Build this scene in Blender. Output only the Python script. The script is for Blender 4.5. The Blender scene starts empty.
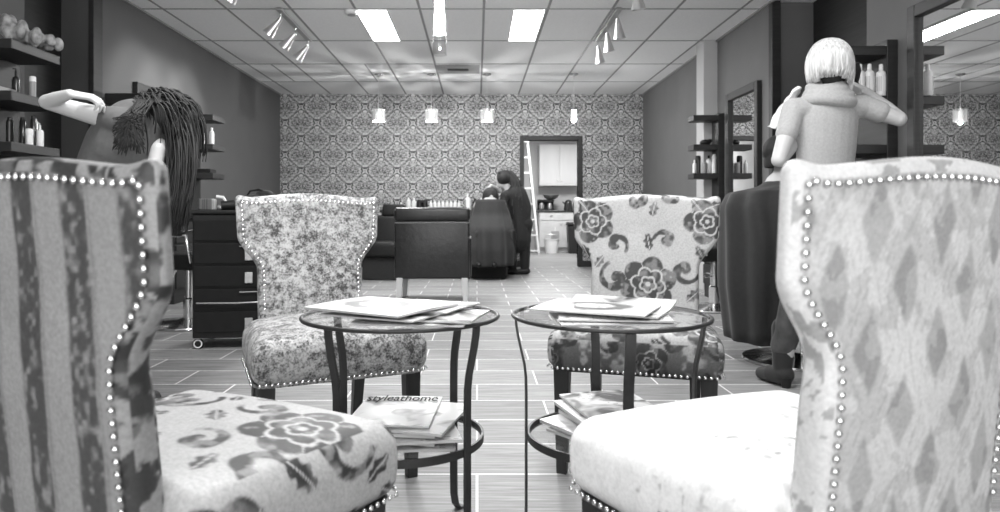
import bpy, bmesh, math, random
import numpy as np
from mathutils import Vector, Matrix
random.seed(4)
PI = math.pi
SC = bpy.context.scene
COL = SC.collection
CAMZ = 0.86
F = 700.0
XL, XR, YB, YF, ZC = -3.20, 2.70, 11.38, -1.9, 2.81
def R(d): return math.radians(d)
def P(px, py, Y):                      # a point of the room from where the photo shows it and its depth
    return Vector(((px-477)*Y/F, Y, CAMZ+(214-py)*Y/F))

# ------------------------------------------------------------ materials
def nt(name):
    m = bpy.data.materials.new(name); m.use_nodes = True
    n = m.node_tree; b = n.nodes['Principled BSDF']
    return m, n, b
def g3(v): return (v, v, v, 1)
def simple(name, v, rough=.5, metal=0., spec=.5, noise=0., nscale=20., coat=0., sheen=0., bump=0., trans=0.):
    m, n, b = nt(name)
    b.inputs['Base Color'].default_value = g3(v)
    b.inputs['Roughness'].default_value = rough
    b.inputs['Metallic'].default_value = metal
    b.inputs['Specular IOR Level'].default_value = spec
    b.inputs['Coat Weight'].default_value = coat
    b.inputs['Sheen Weight'].default_value = sheen
    b.inputs['Transmission Weight'].default_value = trans
    tc = n.nodes.new('ShaderNodeTexCoord'); nz = n.nodes.new('ShaderNodeTexNoise')
    nz.inputs['Scale'].default_value = nscale; nz.inputs['Detail'].default_value = 4
    n.links.new(tc.outputs['Object'], nz.inputs['Vector'])
    if noise:
        r = n.nodes.new('ShaderNodeMapRange')
        r.inputs['To Min'].default_value = max(0, v*(1-noise)); r.inputs['To Max'].default_value = v*(1+noise)
        r.inputs['From Min'].default_value = .25; r.inputs['From Max'].default_value = .75
        n.links.new(nz.outputs['Fac'], r.inputs['Value']); n.links.new(r.outputs['Result'], b.inputs['Base Color'])
    if bump:
        bp = n.nodes.new('ShaderNodeBump'); bp.inputs['Strength'].default_value = bump; bp.inputs['Distance'].default_value = .01
        n.links.new(nz.outputs['Fac'], bp.inputs['Height']); n.links.new(bp.outputs['Normal'], b.inputs['Normal'])
    return m
def emis(name, v, s):
    m, n, b = nt(name)
    b.inputs['Base Color'].default_value = g3(v)
    b.inputs['Emission Color'].default_value = (1, 1, 1, 1); b.inputs['Emission Strength'].default_value = s
    return m
class NX:                              # small helper for node maths
    def __init__(s, n): s.n = n
    def m(s, op, *a):
        q = s.n.nodes.new('ShaderNodeMath'); q.operation = op
        for i, x in enumerate(a):
            if isinstance(x, (int, float)): q.inputs[i].default_value = x
            else: s.n.links.new(x, q.inputs[i])
        return q.outputs[0]
    def xyz(s, kind='Object'):
        t = s.n.nodes.new('ShaderNodeTexCoord'); x = s.n.nodes.new('ShaderNodeSeparateXYZ')
        s.n.links.new(t.outputs[kind], x.inputs[0]); return x.outputs
    def comb(s, x, y, z=0.):
        q = s.n.nodes.new('ShaderNodeCombineXYZ')
        for i, v in enumerate((x, y, z)):
            if isinstance(v, (int, float)): q.inputs[i].default_value = v
            else: s.n.links.new(v, q.inputs[i])
        return q.outputs[0]
    def noise(s, vec, scale, detail=2., rough=.5, dist=0.):
        q = s.n.nodes.new('ShaderNodeTexNoise'); s.n.links.new(vec, q.inputs['Vector'])
        q.inputs['Scale'].default_value = scale; q.inputs['Detail'].default_value = detail
        q.inputs['Roughness'].default_value = rough; q.inputs['Distortion'].default_value = dist
        return q.outputs['Fac']
    def ramp(s, v, a, b, lo, hi):
        q = s.n.nodes.new('ShaderNodeMapRange'); q.inputs['From Min'].default_value = a; q.inputs['From Max'].default_value = b
        q.inputs['To Min'].default_value = lo; q.inputs['To Max'].default_value = hi
        s.n.links.new(v, q.inputs['Value']); return q.outputs['Result']
    def grey(s, v):
        return s.comb(v, v, v)
def wallpaper():
    m, n, b = nt('damask_wallpaper'); x = NX(n); o = x.xyz()
    p = .52
    u = x.m('DIVIDE', o[0], p); v = x.m('DIVIDE', o[2], p)
    cu = x.m('COSINE', x.m('MULTIPLY', u, 2*PI)); cv = x.m('COSINE', x.m('MULTIPLY', v, 2*PI))
    f = x.m('ADD', cu, cv)
    sh = x.m('MULTIPLY', x.m('LESS_THAN', f, 0.), .5)
    fx = x.m('ABSOLUTE', x.m('SUBTRACT', x.m('FRACT', x.m('ADD', x.m('ADD', u, sh), .5)), .5))
    fz = x.m('SUBTRACT', x.m('FRACT', x.m('ADD', x.m('ADD', v, sh), .5)), .5)
    vec = x.comb(fx, fz)
    n1 = x.noise(vec, 15., 1.5, .5, 1.2)
    n2 = x.noise(x.comb(fx, fz, 3.3), 30., 1., .5, .5)
    n3 = x.noise(x.comb(fx, fz, 7.7), 20., 1.5, .5, 1.)
    af = x.m('ADD', x.m('ABSOLUTE', f), x.m('MULTIPLY', x.m('SUBTRACT', n3, .5), .9))
    inside = x.m('GREATER_THAN', af, .62)
    dots = x.m('GREATER_THAN', n2, .57)
    leaf = x.m('LESS_THAN', x.m('ABSOLUTE', x.m('SUBTRACT', n1, .5)), .03)
    pin = x.m('MAXIMUM', dots, leaf)
    sq = x.m('GREATER_THAN', n2, .54); rim = x.m('LESS_THAN', x.m('ABSOLUTE', x.m('SUBTRACT', x.m('ABSOLUTE', f), .12)), .055)
    pout = x.m('SUBTRACT', 1., x.m('MAXIMUM', sq, rim))
    pale = x.m('ADD', x.m('MULTIPLY', inside, pin), x.m('MULTIPLY', x.m('SUBTRACT', 1., inside), pout))
    val = x.m('ADD', x.m('MULTIPLY', pale, .60), .028)
    n.links.new(x.grey(val), b.inputs['Base Color']); b.inputs['Roughness'].default_value = .6
    return m
def floor_mat():
    m, n, b = nt('wood_look_plank_tile'); x = NX(n)
    t = n.nodes.new('ShaderNodeTexCoord')
    mp = n.nodes.new('ShaderNodeMapping'); mp.inputs['Location'].default_value = (.305, -2.62+.305*10, 0)
    n.links.new(t.outputs['Object'], mp.inputs['Vector'])
    br = n.nodes.new('ShaderNodeTexBrick'); n.links.new(mp.outputs[0], br.inputs['Vector'])
    br.inputs['Scale'].default_value = 1; br.inputs['Brick Width'].default_value = .61; br.inputs['Row Height'].default_value = .305
    br.inputs['Mortar Size'].default_value = .004; br.inputs['Mortar Smooth'].default_value = .1; br.offset = .5
    br.inputs['Color1'].default_value = g3(.22); br.inputs['Color2'].default_value = g3(.29); br.inputs['Mortar'].default_value = g3(.8)
    o = x.xyz()
    gr = x.noise(x.comb(x.m('MULTIPLY', o[0], 1.2), x.m('MULTIPLY', o[1], 22.), 0.), 3., 5., .65, .4)
    gv = x.ramp(gr, .3, .7, .55, 1.35)
    mul = n.nodes.new('ShaderNodeMix'); mul.data_type = 'RGBA'; mul.blend_type = 'MULTIPLY'; mul.inputs[0].default_value = 1
    n.links.new(br.outputs['Color'], mul.inputs[6]); n.links.new(x.grey(gv), mul.inputs[7])
    mx = n.nodes.new('ShaderNodeMix'); mx.data_type = 'RGBA'
    n.links.new(br.outputs['Fac'], mx.inputs[0]); n.links.new(mul.outputs[2], mx.inputs[6]); mx.inputs[7].default_value = g3(.8)
    n.links.new(mx.outputs[2], b.inputs['Base Color'])
    b.inputs['Roughness'].default_value = .5
    return m
def velvet(name, lo, hi, scale=22., thr=(.38, .62), rough=.55, sheen=.4, weave=True):   # crushed velvet
    m, n, b = nt(name); x = NX(n); t = n.nodes.new('ShaderNodeTexCoord'); v = t.outputs['Object']
    a = x.noise(v, scale*1.6, 5., .75, .15)
    c = x.noise(v, scale*6, 2., .6, 0.)
    d = x.noise(v, scale*.3, 3., .6, .3)
    s = x.m('ADD', x.m('ADD', x.m('MULTIPLY', a, .50), x.m('MULTIPLY', c, .28)), x.m('MULTIPLY', d, .22))
    val = x.ramp(s, thr[0], thr[1], lo, hi)
    n.links.new(x.grey(val), b.inputs['Base Color']); b.inputs['Roughness'].default_value = rough
    b.inputs['Sheen Weight'].default_value = sheen
    bp = n.nodes.new('ShaderNodeBump'); bp.inputs['Strength'].default_value = .25; bp.inputs['Distance'].default_value = .004
    n.links.new(a, bp.inputs['Height']); n.links.new(bp.outputs['Normal'], b.inputs['Normal'])
    return m
def patterned(name, lo, hi, rough=.45, weave=.15, sheen=.2):    # value of the weave comes from the mesh attribute 'pattern'
    m, n, b = nt(name); x = NX(n)
    a = n.nodes.new('ShaderNodeAttribute'); a.attribute_name = 'pattern'
    t = n.nodes.new('ShaderNodeTexCoord')
    w = x.noise(t.outputs['Object'], 160., 2., .6)
    l = x.noise(t.outputs['Object'], 9., 3., .6)
    val = x.m('MULTIPLY', x.m('MULTIPLY', x.ramp(a.outputs['Fac'], 0., 1., lo, hi), x.ramp(w, .3, .7, 1-weave, 1+weave)), x.ramp(l, .3, .7, .92, 1.08))
    n.links.new(x.grey(val), b.inputs['Base Color']); b.inputs['Roughness'].default_value = rough
    b.inputs['Sheen Weight'].default_value = sheen
    bp = n.nodes.new('ShaderNodeBump'); bp.inputs['Strength'].default_value = .2; bp.inputs['Distance'].default_value = .003
    n.links.new(a.outputs['Fac'], bp.inputs['Height']); n.links.new(bp.outputs['Normal'], b.inputs['Normal'])
    return m
def glass(name, ior=1.35, tint=.95, rough=0.):
    m = bpy.data.materials.new(name); m.use_nodes = True; n = m.node_tree
    for q in list(n.nodes): n.nodes.remove(q)
    o = n.nodes.new('ShaderNodeOutputMaterial'); tr = n.nodes.new('ShaderNodeBsdfTransparent'); tr.inputs[0].default_value = g3(tint)
    gl = n.nodes.new('ShaderNodeBsdfGlossy'); gl.inputs['Roughness'].default_value = rough; fr = n.nodes.new('ShaderNodeFresnel'); fr.inputs['IOR'].default_value = ior; ge = n.nodes.new('ShaderNodeNewGeometry'); x = NX(n)
    mx = n.nodes.new('ShaderNodeMixShader'); n.links.new(x.m('MULTIPLY', fr.outputs[0], x.m('SUBTRACT', 1., ge.outputs['Backfacing'])), mx.inputs[0]); n.links.new(tr.outputs[0], mx.inputs[1]); n.links.new(gl.outputs[0], mx.inputs[2])
    n.links.new(mx.outputs[0], o.inputs[0]); return m
def streaky(name, lo, hi, sx=60., sz=3., rough=.45):
    m, n, b = nt(name); x = NX(n); o = x.xyz()
    a = x.noise(x.comb(x.m('MULTIPLY', o[0], sx), x.m('MULTIPLY', o[1], sx), x.m('MULTIPLY', o[2], sz)), 1., 3., .6)
    n.links.new(x.grey(x.ramp(a, .3, .7, lo, hi)), b.inputs['Base Color']); b.inputs['Roughness'].default_value = rough
    return m
def cover_mat(name, seed, lo=.08, hi=.85, bias=.5, portrait=False):                 # magazine cover: blotchy pictures and lines of print
    m, n, b = nt(name); x = NX(n); o = x.xyz()
    a = x.noise(x.comb(o[0], o[1], seed*7.3), 11., 2., .5, 1.)
    pic = x.ramp(a, bias-.10, bias+.06, hi, lo)
    rows = x.m('GREATER_THAN', x.m('FRACT', x.m('MULTIPLY', o[1], 55.)), .72)
    cols = x.m('GREATER_THAN', x.noise(x.comb(x.m('MULTIPLY', o[0], 60.), x.m('FLOOR', x.m('MULTIPLY', o[1], 55.)), seed), 1., 1.), .52)
    zone = x.m('GREATER_THAN', x.noise(x.comb(o[0], o[1], seed*3.1+20), 7., 1.), .56)
    txt = x.m('MULTIPLY', x.m('MULTIPLY', rows, cols), zone)
    val = x.m('MULTIPLY', pic, x.m('SUBTRACT', 1., x.m('MULTIPLY', txt, .6)))
    if portrait:      # a pale face framed by dark hair
        q = x.m('SQRT', x.m('ADD', x.m('POWER', x.m('DIVIDE', o[0], .042), 2.), x.m('POWER', x.m('DIVIDE', x.m('SUBTRACT', o[1], .01), .055), 2.)))
        q = x.m('ADD', q, x.m('MULTIPLY', x.m('SUBTRACT', x.noise(x.comb(o[0], o[1], seed), 30., 3.), .5), .9))
        hair = x.m('MULTIPLY', x.ramp(q, .85, 1.05, 0., 1.), x.ramp(q, 1.55, 2.0, 1., 0.))
        feat = x.m('MULTIPLY', x.m('LESS_THAN', q, .7), x.m('GREATER_THAN', x.noise(x.comb(o[0], o[1], seed+4), 60., 1.), .60))
        val = x.m('MULTIPLY', hi, x.m('SUBTRACT', x.m('SUBTRACT', 1., x.m('MULTIPLY', hair, .8)), x.m('MULTIPLY', feat, .4)))
    n.links.new(x.grey(val), b.inputs['Base Color']); b.inputs['Roughness'].default_value = .3
    return m
M = {}
M['wallpaper'] = wallpaper(); M['floor'] = floor_mat()
M['ceiling'] = simple('ceiling_tile', .86, .9, noise=.05, nscale=60, bump=.1)
M['tbar'] = simple('ceiling_bar', .26, .6)
M['wall_dark'] = simple('dark_grey_paint', .095, .75, noise=.05, nscale=3)
M['wall_mid'] = simple('mid_grey_paint', .15, .75, noise=.05, nscale=3)
M['wall_pale'] = simple('pale_paint', .5, .8, noise=.04, nscale=3)
M['white_paint'] = simple('white_paint', .75, .6, noise=.03, nscale=5)
M['espresso'] = streaky('espresso_wood', .012, .024, 3., 60., .5)
M['black'] = simple('black_vinyl', .014, .5, spec=.3, noise=.2, nscale=30, bump=.1)
M['black_dull'] = simple('dull_black_plastic', .012, .6, spec=.2, noise=.15)
M['black_matte'] = simple('black_cloth', .013, .8, noise=.2, nscale=40, sheen=.1)
M['black_gloss'] = simple('black_lacquer', .02, .15, noise=.1)
M['leather'] = simple('dark_leather', .022, .3, noise=.2, nscale=25, bump=.25)
M['chrome'] = simple('chrome', .8, .13, 1., noise=.03)
M['satin'] = simple('satin_chrome', .72, .28, 1., noise=.03)
M['steel'] = simple('brushed_steel', .5, .3, 1., noise=.1, nscale=40)
M['iron'] = simple('black_iron', .028, .4, 0., noise=.2, nscale=60)
M['nail'] = simple('polished_nail', .9, .22, 1.)
M['mirror'] = simple('mirror_glass', .75, .01, 1.)
M['leg'] = streaky('black_stained_wood', .018, .03, 40., 3., .4)
M['glass'] = glass('clear_glass', 1.3, .98)
M['lamp_glass'] = glass('pendant_glass', 1.3, .94, .05)
M['crystal'] = simple('crystal', .9, .25, trans=.35, noise=.02)
M['panel_light'] = emis('ceiling_panel_light', .9, 9.)
M['bulb'] = emis('bulb', .9, 55.)
M['spot_lens'] = emis('spot_lens', .9, 2.)
M['white_plastic'] = simple('white_plastic', .8, .35, noise=.03)
M['grey_plastic'] = simple('grey_plastic', .3, .35, noise=.05)
M['paper'] = streaky('page_edges', .42, .74, 2., 900., .6)
M['skin'] = simple('skin', .50, .5, noise=.05, nscale=12)
M['skin_far'] = simple('skin_client', .5, .5, noise=.05, nscale=12)  # same tone as the other skin, used for the right client
M['shirt_grey'] = simple('heather_knit', .38, .85, noise=.10, nscale=90, sheen=.2, bump=.2)
M['shirt_dark'] = simple('charcoal_jersey', .085, .85, noise=.1, nscale=60, sheen=.1)
M['denim'] = simple('dark_denim', .06, .7, noise=.5, nscale=14, bump=.2)
M['blonde'] = streaky('blonde_hair', .34, .85, 90., 3., .4)
M['brunette'] = streaky('dark_hair', .008, .02, 70., 4., .65)
M['light_wood'] = streaky('pale_wood', .78, .88, 20., 3., .45)
M['cabinet'] = streaky('cabinet_paint', .58, .66, 4., .5, .5)
M['counter'] = simple('dark_counter', .03, .25, noise=.3, nscale=50)
M['kitchen_floor'] = simple('kitchen_floor', .25, .5, noise=.2, nscale=3)
M['silver_box'] = cover_mat('printed_box', 5., .15, .8, .48)
M['lit_shelf'] = simple('shelf_edge_grey', .20, .4, noise=.05)
M['label'] = cover_mat('bottle_print', 9., .2, .85, .62)

# ------------------------------------------------------------ mesh helpers
def link(name, me, mat, parent=None, smooth=False):
    o = bpy.data.objects.new(name, me); COL.objects.link(o)
    if mat is not None:
        me.materials.clear(); me.materials.append(mat)
    if parent is not None: o.parent = parent
    if smooth:
        me.polygons.foreach_set('use_smooth', [True]*len(me.polygons))
    return o
def tag(o, label=None, cat=None, group=None, kind=None):
    if label: o['label'] = label
    if cat: o['category'] = cat
    if group: o['group'] = group
    if kind: o['kind'] = kind
    return o
def empty(name, loc, rz=0., label=None, cat=None, group=None):
    o = bpy.data.objects.new(name, None); COL.objects.link(o); o.location = loc; o.rotation_euler = (0, 0, rz)
    o.empty_display_size = .1
    return tag(o, label, cat, group)
def copy_tree(o, parent=None):
    kids = [c for c in KIDS.get(o.name, [])] if o.name in KIDS else [c for c in bpy.data.objects if c.parent == o]
    c = o.copy(); COL.objects.link(c); c.parent = parent
    for k in kids: copy_tree(k, c)
    return c
KIDS = {}
class MB:
    def __init__(s): s.bm = bmesh.new()
    def _xf(s, vs, mat):
        if mat is not None: bmesh.ops.transform(s.bm, matrix=mat, verts=vs)
        return s
    def box(s, x0, x1, y0, y1, z0, z1, mat=None):
        v = [s.bm.verts.new(p) for p in ((x0,y0,z0),(x1,y0,z0),(x1,y1,z0),(x0,y1,z0),(x0,y0,z1),(x1,y0,z1),(x1,y1,z1),(x0,y1,z1))]
        for f in ((0,3,2,1),(4,5,6,7),(0,1,5,4),(1,2,6,5),(2,3,7,6),(3,0,4,7)): s.bm.faces.new([v[i] for i in f])
        return s._xf(v, mat)
    def hexa(s, bot, top):
        v = [s.bm.verts.new(p) for p in list(bot)+list(top)]
        for f in ((0,3,2,1),(4,5,6,7),(0,1,5,4),(1,2,6,5),(2,3,7,6),(3,0,4,7)): s.bm.faces.new([v[i] for i in f])
        return s
    def lathe(s, prof, c=(0,0,0), n=24, mat=None, sx=1., sy=1.):
        rings = []
        allv = []
        for r, z in prof:
            if r < 1e-6:
                q = [s.bm.verts.new((c[0], c[1], c[2]+z))]
            else:
                q = [s.bm.verts.new((c[0]+sx*r*math.cos(2*PI*i/n), c[1]+sy*r*math.sin(2*PI*i/n), c[2]+z)) for i in range(n)]
            rings.append(q); allv += q
        for a, b in zip(rings, rings[1:]):
            for i in range(n):
                j = (i+1) % n
                if len(a) == 1 and len(b) == 1: continue
                if len(a) == 1: s.bm.faces.new((a[0], b[j], b[i]))
                elif len(b) == 1: s.bm.faces.new((a[i], a[j], b[0]))
                else: s.bm.faces.new((a[i], a[j], b[j], b[i]))
        return s._xf(allv, mat)
    def tube(s, pts, r, n=10, flat=None, closed=False):
        # r: one radius or a list; flat: (half width, half thickness, side vector) for flat bars
        pts = [Vector(p) for p in pts]; N = len(pts); rings = []
        up = None
        for i, p in enumerate(pts):
            if closed: t = (pts[(i+1) % N]-pts[i-1]).normalized()
            else: t = (pts[min(i+1, N-1)]-pts[max(i-1, 0)]).normalized()
            if up is None:
                up = Vector((0,0,1)) if abs(t.z) < .9 else Vector((1,0,0))
            a = t.cross(up).normalized() if t.cross(up).length > 1e-5 else Vector((1,0,0))
            b = a.cross(t).normalized(); up = b
            if flat:
                sd = Vector(flat[2]); sd = (sd - t*sd.dot(t)).normalized(); ot = t.cross(sd).normalized()
                ring = [s.bm.verts.new(p + sd*flat[0]*u + ot*flat[1]*w) for u, w in ((-1,-1),(1,-1),(1,1),(-1,1))]
            else:
                rr = r[i] if isinstance(r, (list, tuple)) else r
                ring = [s.bm.verts.new(p + a*rr*math.cos(2*PI*k/n) + b*rr*math.sin(2*PI*k/n)) for k in range(n)]
            rings.append(ring)
        m = len(rings[0]); prs = list(zip(rings, rings[1:]))
        if closed: prs.append((rings[-1], rings[0]))
        for a, b in prs:
            for i in range(m):
                j = (i+1) % m
                s.bm.faces.new((a[i], a[j], b[j], b[i]))
        if not closed:
            s.bm.faces.new(rings[0][::-1]); s.bm.faces.new(rings[-1])
        return s
    def cap(s, p0, r0, p1, r1, n=14, flat=1., side=None):   # tapered capsule for bodies; flat squashes across `side`
        p0 = Vector(p0); p1 = Vector(p1); d = p1-p0; L = d.length
        t = d.normalized() if L > 1e-6 else Vector((0,0,1))
        sd = Vector(side) if side is not None else (Vector((1,0,0)) if abs(t.x) < .9 else Vector((0,1,0)))
        sd = (sd - t*sd.dot(t)).normalized(); ot = t.cross(sd)
        rings = []
        prof = [(-math.cos(a)*1., math.sin(a), 0) for a in [PI/2*k/5 for k in range(6)]]
        for c, q, _ in prof: rings.append((p0 + t*(c*r0), r0*q))
        for c, q, _ in prof[::-1]: rings.append((p1 - t*(c*r1), r1*q))
        vv = []
        for c, r in rings:
            if r < 1e-6: vv.append([s.bm.verts.new(c)])
            else: vv.append([s.bm.verts.new(c + sd*r*math.cos(2*PI*k/n) + ot*r*flat*math.sin(2*PI*k/n)) for k in range(n)])
        for a, b in zip(vv, vv[1:]):
            for i in range(n):
                j = (i+1) % n
                if len(a) == 1: s.bm.faces.new((a[0], b[j], b[i]))
                elif len(b) == 1: s.bm.faces.new((a[i], a[j], b[0]))
                else: s.bm.faces.new((a[i], a[j], b[j], b[i]))
        return s
    def ell(s, c, r, rot=None, n=16):
        prof = [(math.sin(PI*k/12), -math.cos(PI*k/12)) for k in range(13)]
        prof[0] = (0, -1); prof[-1] = (0, 1)
        mt = Matrix.Translation(Vector(c)) @ (rot.to_4x4() if rot is not None else Matrix.Identity(4)) @ Matrix.Diagonal((r[0], r[1], r[2], 1))
        return s.lathe(prof, n=n, mat=mt)
    def rbox(s, *a, r=.01, seg=2, mat=None):
        b2 = bmesh.new(); t = MB.__new__(MB); t.bm = b2; t.box(*a)
        bmesh.ops.bevel(b2, geom=b2.edges[:], offset=r, segments=seg, profile=.5, affect='EDGES')
        if mat is not None: bmesh.ops.transform(b2, matrix=mat, verts=b2.verts[:])
        me = bpy.data.meshes.new('tmp'); b2.to_mesh(me); b2.free(); s.bm.from_mesh(me); bpy.data.meshes.remove(me)
        return s
    def build(s, name, mat, parent=None, smooth=False, bevel=0., seg=2, angle=None):
        if bevel:
            bmesh.ops.recalc_face_normals(s.bm, faces=s.bm.faces[:])
            ed = [e for e in s.bm.edges if len(e.link_faces) == 2 and e.calc_face_angle(0) > .5]
            bmesh.ops.bevel(s.bm, geom=ed, offset=bevel, segments=seg, profile=.5, affect='EDGES')
        bmesh.ops.recalc_face_normals(s.bm, faces=s.bm.faces[:])
        me = bpy.data.meshes.new(name); s.bm.to_mesh(me); s.bm.free()
        o = link(name, me, mat, parent, smooth)
        if smooth and angle is None: angle = 50
        if smooth and angle < 180:
            me.set_sharp_from_angle(angle=R(angle))
        return o
    def remesh(s, name, mat, parent=None, voxel=.01, smooth_it=3):
        me = bpy.data.meshes.new(name); s.bm.to_mesh(me); s.bm.free()
        o = bpy.data.objects.new(name, me); COL.objects.link(o)
        md = o.modifiers.new('r', 'REMESH'); md.mode = 'VOXEL'; md.voxel_size = voxel
        sm = o.modifiers.new('s', 'SMOOTH'); sm.factor = .5; sm.iterations = smooth_it
        dg = bpy.context.evaluated_depsgraph_get(); dg.update()
        me2 = bpy.data.meshes.new_from_object(o.evaluated_get(dg)); bpy.data.objects.remove(o); bpy.data.meshes.remove(me)
        me2.name = name
        o = link(name, me2, mat, parent, True)
        return o
def grid_rbox(hx, hy, hz, r, step):
    """dense rounded box centred on 0, returned as numpy verts and quads"""
    nx, ny, nz = [max(4, int(round(2*h/step))) for h in (hx, hy, hz)]
    V = []; Fc = []
    def face(fn, na, nb, flip):
        base = sum(len(v) for v in V)
        a, b = np.meshgrid(np.linspace(-1, 1, na+1), np.linspace(-1, 1, nb+1), indexing='ij')
        V.append(fn(a.ravel(), b.ravel()))
        i, j = np.meshgrid(np.arange(na), np.arange(nb), indexing='ij'); i = i.ravel(); j = j.ravel()
        q = np.stack([i*(nb+1)+j, (i+1)*(nb+1)+j, (i+1)*(nb+1)+j+1, i*(nb+1)+j+1], 1)+base
        Fc.append(q[:, ::-1] if flip else q)
    one = lambda a: np.ones_like(a)
    face(lambda a, b: np.stack([a*hx, b*hy, one(a)*hz], 1), nx, ny, False)
    face(lambda a, b: np.stack([a*hx, b*hy, -one(a)*hz], 1), nx, ny, True)
    face(lambda a, b: np.stack([a*hx, -one(a)*hy, b*hz], 1), nx, nz, False)
    face(lambda a, b: np.stack([a*hx, one(a)*hy, b*hz], 1), nx, nz, True)
    face(lambda a, b: np.stack([one(a)*hx, a*hy, b*hz], 1), ny, nz, False)
    face(lambda a, b: np.stack([-one(a)*hx, a*hy, b*hz], 1), ny, nz, True)
    V = np.concatenate(V); Fc = np.concatenate(Fc)
    key = np.round(V, 6); _, idx, inv = np.unique(key, axis=0, return_index=True, return_inverse=True)
    V = V[idx]; Fc = inv.reshape(-1)[Fc]
    h = np.array([hx, hy, hz]); inner = np.clip(V, -(h-r), h-r); d = V-inner
    L = np.linalg.norm(d, axis=1); k = L > 1e-9
    V[k] = inner[k] + d[k]/L[k, None]*r
    return V, Fc
def np_mesh(name, V, Fc, mat, parent=None, pattern=None):
    me = bpy.data.meshes.new(name)
    me.vertices.add(len(V)); me.vertices.foreach_set('co', V.astype(np.float32).ravel())
    me.loops.add(Fc.size); me.loops.foreach_set('vertex_index', Fc.astype(np.int32).ravel())
    me.polygons.add(len(Fc)); me.polygons.foreach_set('loop_start', np.arange(0, Fc.size, 4, dtype=np.int32))
    me.polygons.foreach_set('loop_total', np.full(len(Fc), 4, dtype=np.int32))
    me.update(calc_edges=True); me.validate()
    if pattern is not None:
        at = me.attributes.new('pattern', 'FLOAT', 'POINT'); at.data.foreach_set('value', pattern.astype(np.float32))
    return link(name, me, mat, parent, True)

# ------------------------------------------------------------ fabric patterns (numpy, metres)
def sstep(a, b, x):
    t = np.clip((x-a)/(b-a), 0, 1); return t*t*(3-2*t)
def vnoise(x, y, s, seed=0):
    x = x*s+seed*17.3; y = y*s+seed*9.1
    xi = np.floor(x).astype(int); yi = np.floor(y).astype(int); fx = x-xi; fy = y-yi
    fx = fx*fx*(3-2*fx); fy = fy*fy*(3-2*fy)
    def h(i, j):
        n = (i*374761393+j*668265263+seed*982451653) & 0x7fffffff
        n = ((n ^ (n >> 13))*1274126177) & 0x7fffffff
        return (n ^ (n >> 16)) % 10007/10007.
    return (h(xi, yi)*(1-fx)+h(xi+1, yi)*fx)*(1-fy)+(h(xi, yi+1)*(1-fx)+h(xi+1, yi+1)*fx)*fy
def flower(x, y, cx, cy, R0, ph=0., n=6):
    dx = x-cx; dy = y-cy; r = np.hypot(dx, dy)/R0; th = np.arctan2(dy, dx)+ph
    out = .78+.24*np.abs(np.cos(n*th/2))
    dark = sstep(.03, -.03, r-out)
    l1 = sstep(.05, .02, np.abs(r-.58*(.80+.26*np.abs(np.cos(n*th/2+PI/2)))))
    l2 = sstep(.05, .02, np.abs(r-.28*(.8+.25*np.abs(np.cos(2.5*th)))))
    sp = sstep(.045, .015, np.abs(np.sin(n*th/2+PI/2))*r)*(r > .58)
    ctr = sstep(.11, .07, r)
    return dark, dark*np.clip(l1+l2+sp+ctr, 0, 1)
def stroke(x, y, pts, w):
    d = np.full(x.shape, 9.)
    for (a, b), ww in zip(pts, w): d = np.minimum(d, np.hypot(x-a, y-b)-ww)
    return sstep(.003, -.001, d)
def scroll(cx, cy, r0, turns, a0, w, sgn=1, tail=0.):
    pts = []; ws = []; N = int(70*turns)+30
    for i in range(N):
        t = i/(N-1); rr = r0*(.12+.88*t); a = a0+sgn*turns*2*PI*t
        pts.append((cx+rr*math.cos(a), cy+rr*math.sin(a))); ws.append(w*(.6+1.0*math.sin(PI*min(1, t*1.15))*(.8+.3*math.sin(t*26))))
    pts.append((cx, cy)); ws.append(w*1.3)
    return pts, ws
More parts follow.
